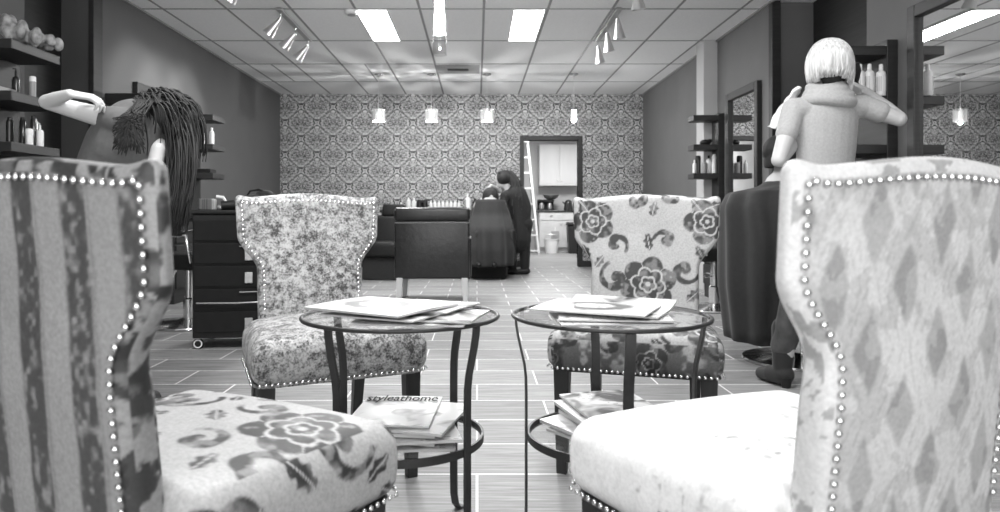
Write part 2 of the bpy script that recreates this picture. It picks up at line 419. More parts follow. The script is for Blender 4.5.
def floral(x, y, seed=0, px=.36, py=.40, cross=True):
    """brocade: dark velvet blooms, leaves and scrolls on satin. 0 = dark velvet, 1 = pale outline, satin between"""
    u0 = x; v0 = y
    D = np.zeros_like(x); L = np.zeros_like(x)
    for dj in (0, 1):
        ty = np.floor(v0/py+.5*dj); yy = v0-(ty-.5*dj)*py-py/2
        shx = .5*dj
        tx = np.floor(u0/px+shx); xx = u0-(tx-shx)*px-px/2
        d, l = flower(xx, yy, 0, 0, .088 if dj == 0 else .072, .3+dj, 6 if dj == 0 else 5)
        D = np.maximum(D, d); L = np.maximum(L, l)
        if dj == 0:
            sel = []
            for (cx, cy, r0, tn, a0, w, sg) in ((.105, .02, .050, 1.0, 1.2, .009, 1), (-.115, .045, .042, 1.0, 3.4, .008, -1),
                                               (.045, -.125, .045, .9, .2, .009, -1), (-.075, -.115, .038, 1.05, 2.2, .008, 1),
                                               (.10, .125, .036, .9, 4.4, .008, 1), (-.05, .14, .034, .8, 5.2, .008, -1)):
                p, w_ = scroll(cx, cy, r0, tn, a0, w, sg); D = np.maximum(D, stroke(xx, yy, p[::2], w_[::2]))
            for (cx, cy, a, ln) in ((.12, -.07, .6, .035), (-.14, -.03, 2.4, .032), (.0, .135, 1.4, .03), (-.015, -.16, 1.8, .028), (.155, .07, 2.2, .026), (-.15, -.15, .9, .03), (.16, -.15, 2.8, .026), (-.16, .10, 1.1, .028)):
                ca, sa = math.cos(a), math.sin(a); lx = (xx-cx)*ca+(yy-cy)*sa; ly = -(xx-cx)*sa+(yy-cy)*ca
                q = np.abs(ly)-ln*.45*np.clip(1-(lx/ln)**2, 0, 1)*(1+.25*np.sin(lx*330))
                lf = sstep(.002, -.002, q)*(np.abs(lx) < ln); D = np.maximum(D, lf); L = np.maximum(L, lf*sstep(.002, .0006, np.abs(ly)))
    hatch = .5+.5*np.sin(x*900)*np.sin(y*900)
    worn = vnoise(x, y, 28, seed+3)*.6+vnoise(x, y, 70, seed+5)*.4
    dk = D*(1-.35*sstep(.5, .75, worn))
    fine = sstep(.56, .66, vnoise(x, y, 45, seed+11)*.6+vnoise(x, y, 110, seed+12)*.4)*D
    val = .66*(1-dk)+.015+.25*fine
    val = val+L*(.85-val)*.9
    # thin pale rim round the velvet
    return np.clip(val, 0, 1)
def blobs(x, y, seed=0):
    n = vnoise(x, y, 26, seed)*.55+vnoise(x, y, 60, seed+1)*.3+vnoise(x, y, 130, seed+2)*.15
    return n
def stripes(x, y, seed=1):
    w = .052
    xx = x+.006*(vnoise(x, y, 22, seed)-.5)+.014*np.sin(y*5.)*0
    ph = np.mod(xx/w+.15, 2.)
    dark = sstep(0, .12, ph)*sstep(1.0, .88, ph)
    worn = vnoise(x*1.5, y*.6, 60, seed)*.5+vnoise(x, y, 120, seed+2)*.5
    val = .60*(1-dark)+dark*(.10+.42*sstep(.45, .85, worn))
    edge = sstep(.10, .0, np.abs(np.mod(ph+.02, 1.)-.06))
    return np.clip(val*(1-.25*edge), 0, 1)
def lattice(x, y, seed=2):
    nb = blobs(x, y, seed)-.5; n2 = vnoise(x, y, 150, seed+3)-.5
    out = np.full(x.shape, .84)
    for k in (0, .5):
        u = np.mod(x/.125+k+.5, 1)-.5; v = np.mod(y/.17+k+.5, 1)-.5
        d = np.abs(u)*2.6+np.abs(v)*1.55+nb*.38
        out = out-.30*sstep(.62, .45, d)
        out = out-.16*sstep(.07, .02, np.abs(d-.86))*(n2 > -.05)
    n = blobs(x, y, seed+8)
    return np.clip(out-.16*(n > .58)+.03*n2, 0, 1)
def spots(x, y, seed=3):
    n = vnoise(x, y, 55, seed)*.5+vnoise(x, y, 120, seed+1)*.5
    big = vnoise(x, y, 9, seed+5)
    return np.clip(1.-.9*sstep(.60, .80, n)*sstep(.45, .8, big)-.12*sstep(.5, .7, n), 0, 1)

# ------------------------------------------------------------ the wing-topped nailhead chair
ZB0, ZT = .36, .925
def halfw(z):
    t = (z-.66)/(.785-.66)
    t = np.clip(t, 0, 1); t = t*t*(3-2*t)
    return .190+.067*t+.007*np.clip((z-.785)/.15, 0, 1)+.015*np.clip((.47-z)/.11, 0, 1)
def topz(s):       # shape of the top rail: tips at the corners, dip, crown at the middle
    a = np.abs(s)
    return .016*np.clip(np.cos(a/.80*PI/2), 0, 1)**1.3 + .012*np.clip((a-.80)/.20, 0, 1)**1.5 - .004
TILT = math.tan(R(6)); HT = .026
YBK = -.185
def thick(z): return 1-.42*np.clip((z-.62)/.16, 0, 1)
def back_point(s, z, side):
    """point on the face of the back; side -1 = inside (towards the sitter, +y), +1 = outside"""
    w = float(halfw(np.array(z))); f = max(0., (z-.80)/(ZT-.80))
    zz = z+float(topz(np.array(s)))*f
    y = YBK-(z-.42)*TILT - side*HT*float(thick(np.array(z)))
    bend = .020*s*s*w/.28          # the wings come forward a little
    return Vector((s*w, y+bend, zz))
nail_me = None
def nail_mesh():
    global nail_me
    if nail_me is None:
        b = MB(); b.lathe([(0, .0042), (.0032, .0036), (.0052, .0016), (.0056, 0), (.0, -.001)][::-1], n=8)
        o = b.build('nail_head', M['nail'], None, True, angle=180); nail_me = o.data; bpy.data.objects.remove(o)
    return nail_me
def put_nail(p, nrm, parent):
    o = bpy.data.objects.new('nail_head', nail_mesh()); COL.objects.link(o); o.parent = parent
    o.location = p; o.rotation_euler = Vector(nrm).to_track_quat('Z', 'Y').to_euler()
def nails_as_stuff(pts, parent):
    b = MB()
    for p, nrm in pts:
        q = Matrix.Translation(Vector(p)) @ Vector(nrm).to_track_quat('Z', 'Y').to_matrix().to_4x4()
        b.lathe([(0, -.001), (.0056, 0), (.0052, .0016), (.0032, .0036), (0, .0042)], n=6, mat=q)
    o = b.build('nail_trim', M['nail'], parent, True, angle=180); o['kind'] = 'stuff'
    o['label'] = 'line of polished nail heads'
def resample(pts, pitch):
    out = [pts[0]]; acc = 0.
    for a, b in zip(pts, pts[1:]):
        d = (b[0]-a[0]).length
        while acc+d >= pitch:
            t = (pitch-acc)/d; p = a[0].lerp(b[0], t); a = (p, a[1]); out.append((p, b[1])); d = (b[0]-a[0]).length; acc = 0.
        acc += d
    return out
def back_nails(side, inset=.019, pitch=.0168, zlo=.50):
    path = []
    for z in np.linspace(zlo, ZT-inset-.006, 60): path.append((z, -1))
    n1 = len(path)
    pts = []
    nrm = Vector((0, -side, side*TILT*0+.0))
    for z, _ in path:
        w = float(halfw(np.array(z))); s = -(w-inset)/w; p = back_point(s, z, side); pts.append((p, nrm))
    for s in np.linspace(-(float(halfw(np.array(.91)))-inset)/float(halfw(np.array(.91))), (float(halfw(np.array(.91)))-inset)/float(halfw(np.array(.91))), 60):
        pts.append((back_point(s, ZT-inset-.006, side), nrm))
    for z, _ in path[::-1]:
        w = float(halfw(np.array(z))); s = (w-inset)/w; pts.append((back_point(s, z, side), nrm))
    pts = [(p+Vector((0, -side*.0035, 0)), nn) for p, nn in pts]
    return resample(pts, pitch)
SW0, SW1, SD0, SD1, SZ0, SZ1 = .240, .272, -.165, .27, .345, .485
def seat_halfw(y): return SW0+(SW1-SW0)*np.clip((y-SD0)/(SD1-SD0), 0, 1)
def make_chair(origin, rz, label, mats, fn_in, fn_out, fn_edge, fn_seat, nailside, seat_rows, step=.0042, wide=1.):
    t = empty('nailhead_dining_chair', origin, rz, label, 'chair', 'patterned nailhead chairs around the round tables')
    # ---- backrest
    H = (ZT-ZB0)/2; V, Fc = grid_rbox(.28, HT, H, .023, step)
    z = V[:, 2]+ZB0+H; s = V[:, 0]/.28; side = -V[:, 1]/HT
    w = halfw(z); f = np.clip((z-.80)/(ZT-.80), 0, 1)
    w = w*wide; X = s*w; Z = z+topz(s)*f; puff = .010*np.clip(1-s**4, 0, 1)*np.clip(1-((z-.66)/.3)**4, 0, 1)
    Y = YBK-(z-.42)*TILT-side*HT*thick(z)+.020*s*s*w/.28 + np.where(side < 0, puff, 0)*np.clip(-side, 0, 1)
    W = np.stack([X, Y, Z], 1)
    inset = np.minimum(w-np.abs(X), ZT-z)
    pat = np.where(side < -.6, fn_in(X, Z), np.where(side > .6, np.where(inset > .020, fn_out(X, Z), fn_edge(X, Z)), fn_edge(Y*1.+X*.2, Z+X*.6)))
    b = np_mesh('backrest', W, Fc, mats[0], t, pat)
    # ---- seat
    hz = (SZ1-SZ0)/2; V, Fc = grid_rbox(.27, .27, hz, .042, step)
    V[:, 1] = V[:, 1]*.435/.54+.0525; sx = V[:, 0]/.27; y = V[:, 1]; z = V[:, 2]+SZ0+hz; up = np.clip(V[:, 2]/hz, 0, 1)
    X = sx*seat_halfw(y); Z = z+.026*up*np.clip(1-sx**2, 0, 1)**.8*np.clip(1-(y/.27)**2, 0, 1)**.6
    mid = np.clip(1-(V[:, 2]/hz)**2, 0, 1)
    Yy = y+np.sign(y)*.010*mid*(np.abs(y) > .2); X = X+np.sign(X)*.008*mid*(np.abs(sx) > .8)
    # cloth pulled down at the sides: pattern runs over the edge
    ex = np.where(np.abs(sx) > .93, np.sign(X)*(.30-Z*.0+(SZ1-Z)), X); ey = np.where(y > .25, y+(SZ1-Z), y)
    seat = np_mesh('seat', np.stack([X, Yy, Z], 1), Fc, mats[1], t, fn_seat(ex, ey))
    # piping under the seat
    pb = MB(); ring = []
    for k in range(48):
        a = 2*PI*k/48; c, q = math.cos(a), math.sin(a)
        px_ = math.copysign(min(abs(c)*1.35, 1), c); py_ = math.copysign(min(abs(q)*1.35, 1), q)
        yy = py_*.210+.0525; ring.append((px_*(float(seat_halfw(yy))-.004), yy, SZ0+.004))
    pb.tube(ring, .0045, 6, closed=True); pb.build('piping', mats[0], t, True)
    # ---- legs
    for sx_ in (-1, 1):
        x0 = sx_*.232; bb = MB()
        bb.hexa([(x0-.017, .212, 0), (x0+.017, .212, 0), (x0+.017, .246, 0), (x0-.017, .246, 0)],
                [(x0-.026, .198, .352), (x0+.026, .198, .352), (x0+.026, .25, .352), (x0-.026, .25, .352)])
        bb.build('leg', M['leg'], t, bevel=.003)
        x1 = sx_*.185; bb = MB()
        bb.hexa([(x1-.016, -.275, 0), (x1+.016, -.275, 0), (x1+.016, -.243, 0), (x1-.016, -.243, 0)],
                [(x1-.022, -.21, .365), (x1+.022, -.21, .365), (x1+.022, -.16, .365), (x1-.022, -.16, .365)])
        bb.build('leg', M['leg'], t, bevel=.003)
    # ---- nails
    n = 0
    ind = back_nails(nailside, zlo=.43 if nailside > 0 else .52) if nailside else []
    for p, nr in ind: put_nail(p, nr, b); n += 1
    zs = SZ0+.012; rows = []
    def row(a, b_, nrm):
        a = Vector(a); b_ = Vector(b_); k = int((b_-a).length/.0172)
        return [(a.lerp(b_, (i+.5)/k), nrm) for i in range(k)]
    r = {'front': row((-.265, .276, zs), (.265, .276, zs), (0, 1, 0)),
         'right': row((.277, .262, zs), (.247, -.15, zs), (1, .07, 0)),
         'left': row((-.277, .262, zs), (-.247, -.15, zs), (-1, .07, 0))}
    rest = []
    for k, v in r.items():
        if k in seat_rows:
            for p, nr in v:
                put_nail(p, nr, seat); n += 1
        else: rest += v
    nails_as_stuff((back_nails(-nailside, inset=.040, zlo=.52) if nailside else back_nails(1, zlo=.52))+rest, t)
    return t
M['velvet_rl'] = velvet('crushed_velvet', .05, .52, 24., (.43, .57), .55, .1)
M['broc'] = patterned('brocade', .02, .58, .45, .15, 0.)
M['broc_stripe'] = patterned('striped_brocade', .015, .42, .5, .15, 0.)
M['pale'] = patterned('pale_damask', .08, .66, .45, .1, 0.)
M['white_velvet'] = patterned('white_velvet', .2, .82, .5, .08, .1)
flat = lambda v: (lambda x, y: np.full(x.shape, v))
fl = lambda sd, ox=0., oy=0., k=1.: (lambda x, y: floral((x+ox)*k, (y+oy)*k, sd))
make_chair((-.525, 2.40, 0), R(-153.7), 'crushed velvet nailhead chair behind the left glass table, mottled pale grey all over',
           (M['velvet_rl'], M['velvet_rl']), flat(.5), flat(.5), flat(.5), flat(.5), -1, ('front',), step=.006)
make_chair((.575, 2.475, 0), R(162), 'satin nailhead chair with big dark flowers on its backrest, behind the right glass table',
           (M['broc'], M['broc']), fl(1, .228, .11, .85), fl(1), fl(1, .1, 0, .8), lambda x, y: np.where(y > .30, fl(2, .05, 0, 1.1)(x, y)*(1-.75*sstep(.44, .54, blobs(x*.7, y*.7, 4))), fl(2, .05, 0, .9)(x, y)), 0, ('front',), step=.0042, wide=1.05)
make_chair((-.508, 1.161, 0), R(-28), 'nailhead chair at the left edge with dark stripes up its back and a floral seat',
           (M['broc_stripe'], M['broc']), fl(4), stripes, lambda x, y: np.minimum(fl(5, .04, .02, .8)(x, y), np.clip(.60-.55*sstep(.52, .58, blobs(x*.8, y*.8, 9)), 0, 1)), fl(3, .03, .12, .85), 1, ('front', 'right'), step=.0042)
make_chair((.528, 1.163, 0), R(24), 'pale damask nailhead chair at the right edge with a bright white seat',
           (M['pale'], M['white_velvet']), lattice, lattice, lambda x, y: np.clip(1-.5*(blobs(x, y, 6) > .6), 0, 1), spots, 1, ('front', 'left'), step=.0042)

# ------------------------------------------------------------ glass tables
def make_table(cx, cy, a0, label):
    t = empty('glass_side_table', (cx, cy, 0), 0, label, 'table', 'round glass side tables')
    RT, HTP = .256, .592
    b = MB(); b.lathe([(0, HTP-.004), (RT-.003, HTP-.004), (RT-.003, HTP+.004), (0, HTP+.004)], n=72); b.build('glass_top', M['glass'], t)
    b = MB(); b.tube([(RT*math.cos(2*PI*k/72), RT*math.sin(2*PI*k/72), HTP) for k in range(72)], .0055, 8, closed=True); b.build('top_rim', M['iron'], t, True)
    RL, HL = .213, .275
    b = MB(); b.lathe([(0, HL-.003), (RL, HL-.003), (RL, HL+.003), (0, HL+.003)], n=64); b.build('glass_shelf', M['glass'], t)
    b = MB(); n = 72
    for k in range(n):
        pass
    ring = [[(r*math.cos(2*PI*k/n), r*math.sin(2*PI*k/n), z) for k in range(n)] for r, z in ((RL, HL-.010), (RL+.006, HL-.010), (RL+.006, HL+.010), (RL, HL+.010))]
    vs = [[b.bm.verts.new(p) for p in q] for q in ring]
    for i in range(4):
        for k in range(n):
            b.bm.faces.new((vs[i][k], vs[i][(k+1) % n], vs[(i+1) % 4][(k+1) % n], vs[(i+1) % 4][k]))
    b.build('shelf_rim', M['iron'], t, True, angle=40)
    for k in range(4):
        a = a0+k*PI/2; c, s = math.cos(a), math.sin(a); sd = (-s, c, 0)
        prof = [(.250, .586), (.248, .565), (.243, .535), (.235, .50), (.227, .465), (.223, .43), (.222, .38), (.222, .30), (.222, .2), (.222, .10), (.223, .05), (.230, .02), (.243, .004), (.262, .004)]
        b = MB(); b.tube([(r*c, r*s, z) for r, z in prof], 0, flat=(.0125, .0032, sd)); b.build('leg', M['iron'], t, bevel=.001, seg=1)
    return t
TL = (-.201, 1.85); TR = (.352, 1.85)
make_table(TL[0], TL[1], R(-37), 'round black iron side table with glass top on the left, magazines on it')
make_table(TR[0], TR[1], 0, 'round black iron side table with glass top on the right, magazines on it')
# magazines
def magazine(cx, cy, z0, w, h, th, rz, label, seed, group, bend=0., bias=.55, curl=0., lo=.08, split=0.):
    t = empty('magazine', (cx, cy, z0), rz, label, 'magazine', group)
    nx, ny = 14, 14
    def surf(u, v):
        x = (u-.5)*w; y = (v-.5)*h
        z = bend*math.sin(PI*u)*th + curl*max(0, u-.45)**2*w*2.2
        return x, y, z
    def slab(zlo, zhi, grow, name, mat):
        b = MB(); top = {}; bot = {}
        for i in range(nx+1):
            for j in range(ny+1):
                x, y, z = surf(i/nx, j/ny); x *= grow; y *= grow
                # the spine side is tighter than the open side
                k = .75+.25*i/nx
                top[i, j] = b.bm.verts.new((x, y, z+zhi*k)); bot[i, j] = b.bm.verts.new((x, y, z*.9+zlo*k))
        for i in range(nx):
            for j in range(ny):
                b.bm.faces.new((top[i,j], top[i+1,j], top[i+1,j+1], top[i,j+1])); b.bm.faces.new((bot[i,j], bot[i,j+1], bot[i+1,j+1], bot[i+1,j]))
        for i in range(nx):
            b.bm.faces.new((bot[i,0], bot[i+1,0], top[i+1,0], top[i,0])); b.bm.faces.new((bot[i+1,ny], bot[i,ny], top[i,ny], top[i+1,ny]))
        for j in range(ny):
            b.bm.faces.new((bot[0,j+1], bot[0,j], top[0,j], top[0,j+1])); b.bm.faces.new((bot[nx,j], bot[nx,j+1], top[nx,j+1], top[nx,j]))
        return b.build(name, mat, t)
    slab(0, th-.0006, .992, 'pages', M['paper'])
    slab(th-.0006, th, 1., 'cover', cover_mat('magazine_cover', seed, lo*.6, .66, bias, seed in (4, 9)))
    return t
zt = .597
mg = [  # dx, dy, w, h, th, rz, label, seed, bend, bias, curl
 (.045, -.045, .21, .275, .006, 84, 'magazine at the bottom of the pile on the left table top', 1, 0, .6, 0),
 (.085, -.03, .20, .26, .006, 76, 'magazine poking out to the right, low in the left table top pile', 2, .3, .56, 0),
 (-.02, -.035, .21, .27, .005, 64, 'magazine fanned out under the portrait cover, left table top', 3, .2, .6, 0),
 (.05, .06, .20, .26, .004, 66, 'thin magazine jutting out at the back of the left table top pile', 5, .3, .62, 0),
 (-.04, -.01, .25, .30, .007, 58, 'open-faced magazine with a pale portrait, topmost on the left table', 4, .4, .50, 0)]
z = zt
for dx, dy, w, h, th, rz, lb, sd, bd, bs, cu in mg:
    magazine(TL[0]+dx, TL[1]+dy-.065, z, w, h, th, R(rz), lb, sd, 'magazines on the left table top', bd, bs, cu); z += th+.0012
mg = [(-.01, -.045, .21, .275, .006, 92, 'flat magazine at the bottom of the right table top pile', 6, 0, .66, 0),
 (.0, -.03, .21, .27, .006, 84, 'magazine second from the bottom on the right table top', 7, .2, .64, 0),
 (.012, .01, .20, .275, .006, 62, 'magazine with curled pages in the right table top pile', 8, .3, .6, .14),
 (-.03, .0, .23, .29, .005, 64, 'magazine with a dark photograph cover, topmost on the right table', 9, .4, .46, 0)]
z = zt
for i, (dx, dy, w, h, th, rz, lb, sd, bd, bs, cu) in enumerate(mg):
    magazine(TR[0]+dx-.012, TR[1]+dy-.06, z, w, h, th, R(rz), lb, sd, 'magazines on the right table top', bd, bs, cu); z += th+.0015
z = .279
for i in range(6):
    lb = ['magazine lying directly on the left table shelf', 'second magazine up on the left table shelf', 'third magazine up on the left table shelf',
          'magazine with a bent edge in the middle of the left shelf pile', 'magazine right under the masthead issue on the left shelf',
          'white magazine headed styleathome on top of the left shelf pile'][i]
    th = (.007, .009, .008, .010, .007, .006)[i]
    t = magazine(TL[0]+(.03, .01, .035, .0, .045, -.015)[i], TL[1]+(-.01, .02, -.015, .01, .0, .025)[i], z, .215, .28, th, R((5, -8, 10, -4, -14, -4)[i]), lb, 12+i,
             'magazines on the left table shelf', .25, .66, 0, .3)
    if i == 5:
        c = bpy.data.curves.new('masthead', 'FONT'); c.body = 'styleathome'; c.size = .052; c.align_x = 'CENTER'; c.extrude = .0001; c.offset = .0005
        o = bpy.data.objects.new('masthead_tmp', c); COL.objects.link(o)
        dg = bpy.context.evaluated_depsgraph_get(); dg.update(); me = bpy.data.meshes.new_from_object(o.evaluated_get(dg)); bpy.data.objects.remove(o)
        xs = [v.co.x for v in me.vertices]; k = .2/(max(xs)-min(xs)); mxx = (max(xs)+min(xs))/2
        for v in me.vertices: v.co.x = (v.co.x-mxx)*k
        o = link('masthead', me, M['black_dull'], t); o.scale = (1.0, 1.6, 1); o.rotation_euler = (0, R(-.8), 0); o.location = (0, .078, th+.0036)
    z += th+.002
z = .279
for i in range(5):
    lb = ['magazine lowest on the right table shelf', 'magazine with a curved spine, second up on the right table shelf', 'magazine in the middle of the right table shelf pile',
          'magazine just below the top of the right table shelf pile', 'magazine with dark lettering on top of the right table shelf pile'][i]
    th = (.010, .012, .014, .012, .009)[i]
    magazine(TR[0]+(.0, -.02, .02, .0, .015)[i], TR[1]+(-.02, .0, .01, .03, .05)[i], z, .21, .275, th, R((38, 32, 20, 14, 12)[i]), lb, 22+i,
             'magazines on the right table shelf', .25, .62 if i < 4 else .54, 0, .2)
    z += th+.002

# ------------------------------------------------------------ the room
def struct(o): o['kind'] = 'structure'; return o
b = MB(); b.box(XL-.6, XR+.9, YF-.2, 11.5, -.12, 0); struct(b.build('floor', M['floor']))
b = MB(); b.box(XL-.6, XR+.9, YF-.2, YB+.06, ZC, ZC+.12); ceil = struct(b.build('ceiling', M['ceiling']))
b = MB()
x0 = .065
for k in range(-6, 6):
    x = x0+.61*k
    if XL < x < XR: b.box(x-.012, x+.012, YF, YB, ZC-.003, ZC+.01)
for k in range(-8, 5):
    y = 6.65+1.22*k
    if YF < y < YB: b.box(XL, XR, y-.012, y+.012, ZC-.0035, ZC+.01)
for k in (-4, -2): b.box(x0+.61*k-.305-.01, x0+.61*k-.305+.01, 9.09, 10.31, ZC-.003, ZC+.01)
b.box(XL, XL+.02, YF, YB, ZC-.02, ZC); b.box(XR-.02, XR, YF, YB, ZC-.02, ZC)
b.build('ceiling_grid', M['tbar'], ceil)
# left wall with its recess
b = MB(); b.box(XL-.5, XL, YF, 4.95, 0, ZC); b.box(XL-.5, XL, 5.86, YB, 0, ZC); b.box(XL-.62, XL-.30, 4.95, 5.86, 0, ZC); struct(b.build('wall_left', M['wall_dark']))
b = MB(); b.box(XL-.30, XL-.28, 4.95, 5.86, 0, ZC); struct(b.build('trim_1', M['espresso']))
b = MB(); b.box(XL-.02, XL+.025, 5.80, 5.94, 0, ZC); struct(b.build('trim_2', M['espresso'], bevel=.004))
b = MB(); b.box(XL, XL+.015, 5.94, YB, 0, .12); struct(b.build('baseboard_left', M['espresso'], bevel=.003))
# right wall with recess and pilaster
b = MB(); b.box(XR, XR+.6, YF, 4.85, 0, ZC); b.box(XR, XR+.6, 6.45, YB, 0, ZC); b.box(XR+.42, XR+.8, 4.85, 6.45, 0, ZC); struct(b.build('wall_right', M['wall_mid']))
b = MB(); b.box(XR+.40, XR+.42, 4.85, 6.45, 0, ZC); struct(b.build('trim_3', M['espresso']))
b = MB(); b.box(XR-.01, XR+.07, 6.38, 6.46, 0, ZC); struct(b.build('trim_4', M['espresso'], bevel=.004))
b = MB(); b.box(2.545, XR+.02, 7.86, 8.12, 0, ZC); struct(b.build('wall_pilaster', M['wall_pale'], bevel=.004))
b = MB(); b.box(XR-.015, XR, 6.46, 7.86, 0, .12); b.box(XR-.015, XR, 8.12, YB, 0, .12); struct(b.build('baseboard_right', M['espresso']))
# back wall, opening to the kitchenette
OX0, OX1, OZ = .765, 1.645, 2.06
b = MB(); b.box(XL-.1, OX0, YB, YB+.12, 0, ZC); b.box(OX1, XR+.1, YB, YB+.12, 0, ZC); b.box(OX0, OX1, YB, YB+.12, OZ, ZC); struct(b.build('wall_back', M['wallpaper']))
b = MB()
b.box(OX0-.07, OX0, YB-.02, YB+.14, 0, OZ+.07); b.box(OX1, OX1+.07, YB-.02, YB+.14, 0, OZ+.07); b.box(OX0, OX1, YB-.02, YB+.14, OZ, OZ+.07)
struct(b.build('door_frame', M['espresso'], bevel=.004))
b = MB(); b.box(XL, OX0-.07, YB-.015, YB, 0, .10); b.box(OX1+.07, XR, YB-.015, YB, 0, .10); struct(b.build('baseboard_back', M['espresso']))
# shopfront wall behind the camera
b = MB(); b.box(XL-.2, XR+.2, YF-.12, YF, 0, .12); b.box(XL-.2, XR+.2, YF-.12, YF, 2.65, ZC); b.box(XL-.2, -2.95, YF-.12, YF, .12, 2.65); b.box(2.5, XR+.2, YF-.12, YF, .12, 2.65)
struct(b.build('wall_front', M['wall_pale']))
b = MB()
for x in (-1.2, .7): b.box(x-.03, x+.03, YF-.1, YF-.04, .12, 2.65)
struct(b.build('window_1', M['iron']))
# kitchenette beyond
KY = 16.35
b = MB(); b.box(.4, 3.4, 11.5, KY+.1, -.12, -.002); struct(b.build('floor_kitchenette', M['kitchen_floor']))
b = MB(); b.box(.4, 3.4, YB+.13, KY+.1, 2.7, 2.8); struct(b.build('ceiling_kitchenette', M['ceiling']))
b = MB(); b.box(.4, 3.4, KY, KY+.1, 0, 2.7); struct(b.build('wall_kitchenette_back', M['wall_pale']))
b = MB(); b.box(.4, .5, YB+.13, KY, 0, 2.7); struct(b.build('wall_kitchenette_left', M['wall_pale']))
b = MB(); b.box(3.3, 3.4, YB+.13, KY, 0, 2.7); struct(b.build('wall_kitchenette_right', M['wall_pale']))

# ceiling fixtures
for x, lb in ((-1.01, 'bright rectangular ceiling light panel left of the middle, beside the smoke detector'), (.50, 'bright rectangular ceiling light panel right of the middle, between two grid bars')):
    t = empty('ceiling_light', (x, 7.255, ZC), 0, lb, 'ceiling light', 'ceiling light panels')
    b = MB()
    for a in ((-.155,-.145,-.595,.595), (.145,.155,-.595,.595), (-.155,.155,-.605,-.595), (-.155,.155,.595,.605)): b.box(a[0], a[1], a[2], a[3], -.012, 0)
    b.build('frame', M['white_paint'], t)
    b = MB(); b.box(-.145, .145, -.595, .595, -.008, -.003); b.build('diffuser', M['panel_light'], t)
t = empty('smoke_detector', (-1.2, 6.72, ZC), 0, 'small round white smoke detector beside the left ceiling light panel', 'smoke detector')
b = MB(); b.lathe([(0, 0), (.075, 0), (.075, -.018), (.058, -.036), (0, -.04)], n=28); b.build('housing', M['white_plastic'], t, True)
b = MB(); b.lathe([(.04, -.036), (.045, -.043), (.03, -.046), (0, -.046)], n=20); b.build('sensor_cap', M['grey_plastic'], t, True)
t = empty('ceiling_vent', (-.255, 9.42, ZC), 0, 'grey square ceiling vent tile with a dark slot near the back wall', 'vent')
b = MB(); b.rbox(-.29, .29, -.27, .27, -.008, 0, r=.003); b.build('plate', simple('vent_plate', .30, .5), t)
b = MB(); b.box(-.14, .14, -.06, .06, -.012, -.008); b.build('slot', M['black'], t)
# pendants
PX = [((378.5, 9.75), 'crystal', 'leftmost small crystal pendant lamp in front of the patterned wall'), ((431.5, 9.75), 'crystal', 'second small crystal pendant from the left by the patterned wall'),
      ((487, 9.75), 'crystal', 'third small crystal pendant from the left, over the reclining client'), ((574, 9.75), 'tube', 'slim plain pendant lamp at the right, beside the kitchenette doorway')]
def pendant(px, Y, kind, label, ztop, zbot, r):
    X = (px-477)*Y/F
    t = empty('pendant_lamp', (X, Y, ZC), 0, label, 'pendant lamp', 'glass pendant lamps')
    b = MB(); b.lathe([(0, 0), (.062, 0), (.058, -.014), (.02, -.024), (.008, -.03), (0, -.03)], n=24); b.build('canopy', M['chrome'], t, True)
    z1 = ztop-ZC; z0 = zbot-ZC
    b = MB(); b.tube([(0, 0, -.02), (0, 0, z1)], .003, 6); b.build('cord', M['white_plastic'], t)
    b = MB(); b.lathe([(0, .03), (.012, .03), (.016, -.03), (0, -.03)], c=(0, 0, z1), n=14); b.build('lamp_holder', M['chrome'], t, True)
    if kind == 'tube':
        b = MB(); b.lathe([(r*.7, z1), (r, z0), (r-.004, z0), (r*.7-.004, z1)], n=24); b.build('lamp_shade', M['lamp_glass'], t, True)
        b = MB(); b.lathe([(0, z1-.02), (r*.62, z1-.03), (r*.72, z0+(.04 if r < .049 else .15)), (0, z0+(.03 if r < .049 else .14))], n=14); b.build('bulb', M['bulb'], t, True)
    else:
        b = MB()
        for ring, (rr, n) in enumerate(((.085, 12), (.05, 8))):
            for k in range(n):
                a = 2*PI*k/n+ring*.2; zz = z1-.03-.01*(k % 2)
                m = Matrix.Translation((rr*math.cos(a), rr*math.sin(a), zz-.075)) @ Matrix.Rotation(a, 4, 'Z')
                b.box(-.006, .006, -.014, .014, -.075+ring*.02, .07, mat=m)
        b.lathe([(.09, z1-.02), (.094, z1-.03), (.086, z1-.03)], n=24)
        b.build('lamp_shade', M['crystal'], t)
        b = MB(); b.ell((0, 0, z1-.09), (.032, .032, .055)); b.build('bulb', M['bulb'], t, True)
    return t
for (px, Y), k, lb in PX: pendant(px, Y, k, lb, CAMZ+(214-108)*Y/F, CAMZ+(214-124)*Y/F, .045)
pendant(439.5, 4.9, 'tube', 'near pendant lamp with a long clear glass tube, hanging at the top of the picture', 2.62, CAMZ+159*4.9/F, .05)
# track lights
def track(X, Y0, lean, label, heads=3):
    t = empty('track_light', (X, Y0, ZC), 0, label, 'track light', 'ceiling track lights with three spot heads')
    b = MB(); b.rbox(-.03, .03, -.06, 1.16, -.028, 0, r=.008); b.build('rail', M['steel'], t)
    for k in range(heads):
        y = .02+k*.54; st = Vector((0, y, -.03)); j = Vector((lean*.02, y, -.10)); d = Vector((lean, .12, -.85)).normalized(); e = j+d*.17
        b = MB(); b.tube([st, st.lerp(j, .5), j], .007, 8); b.build('stem', M['chrome'], t, True)
        b = MB(); q = Matrix.Translation(j) @ (-d).to_track_quat('Z', 'Y').to_matrix().to_4x4()
        b.lathe([(0, .02), (.018, .016), (.023, -.02), (.038, -.09), (.060, -.175), (.056, -.175), (.032, -.09), (0, -.06)], n=22, mat=q)
        h = b.build('spot_head', M['satin'], t, True)
        b = MB(); b.lathe([(0, -.15), (.048, -.15), (.048, -.154), (0, -.154)], n=18, mat=q); b.build('lens', M['spot_lens'], h)
    return t
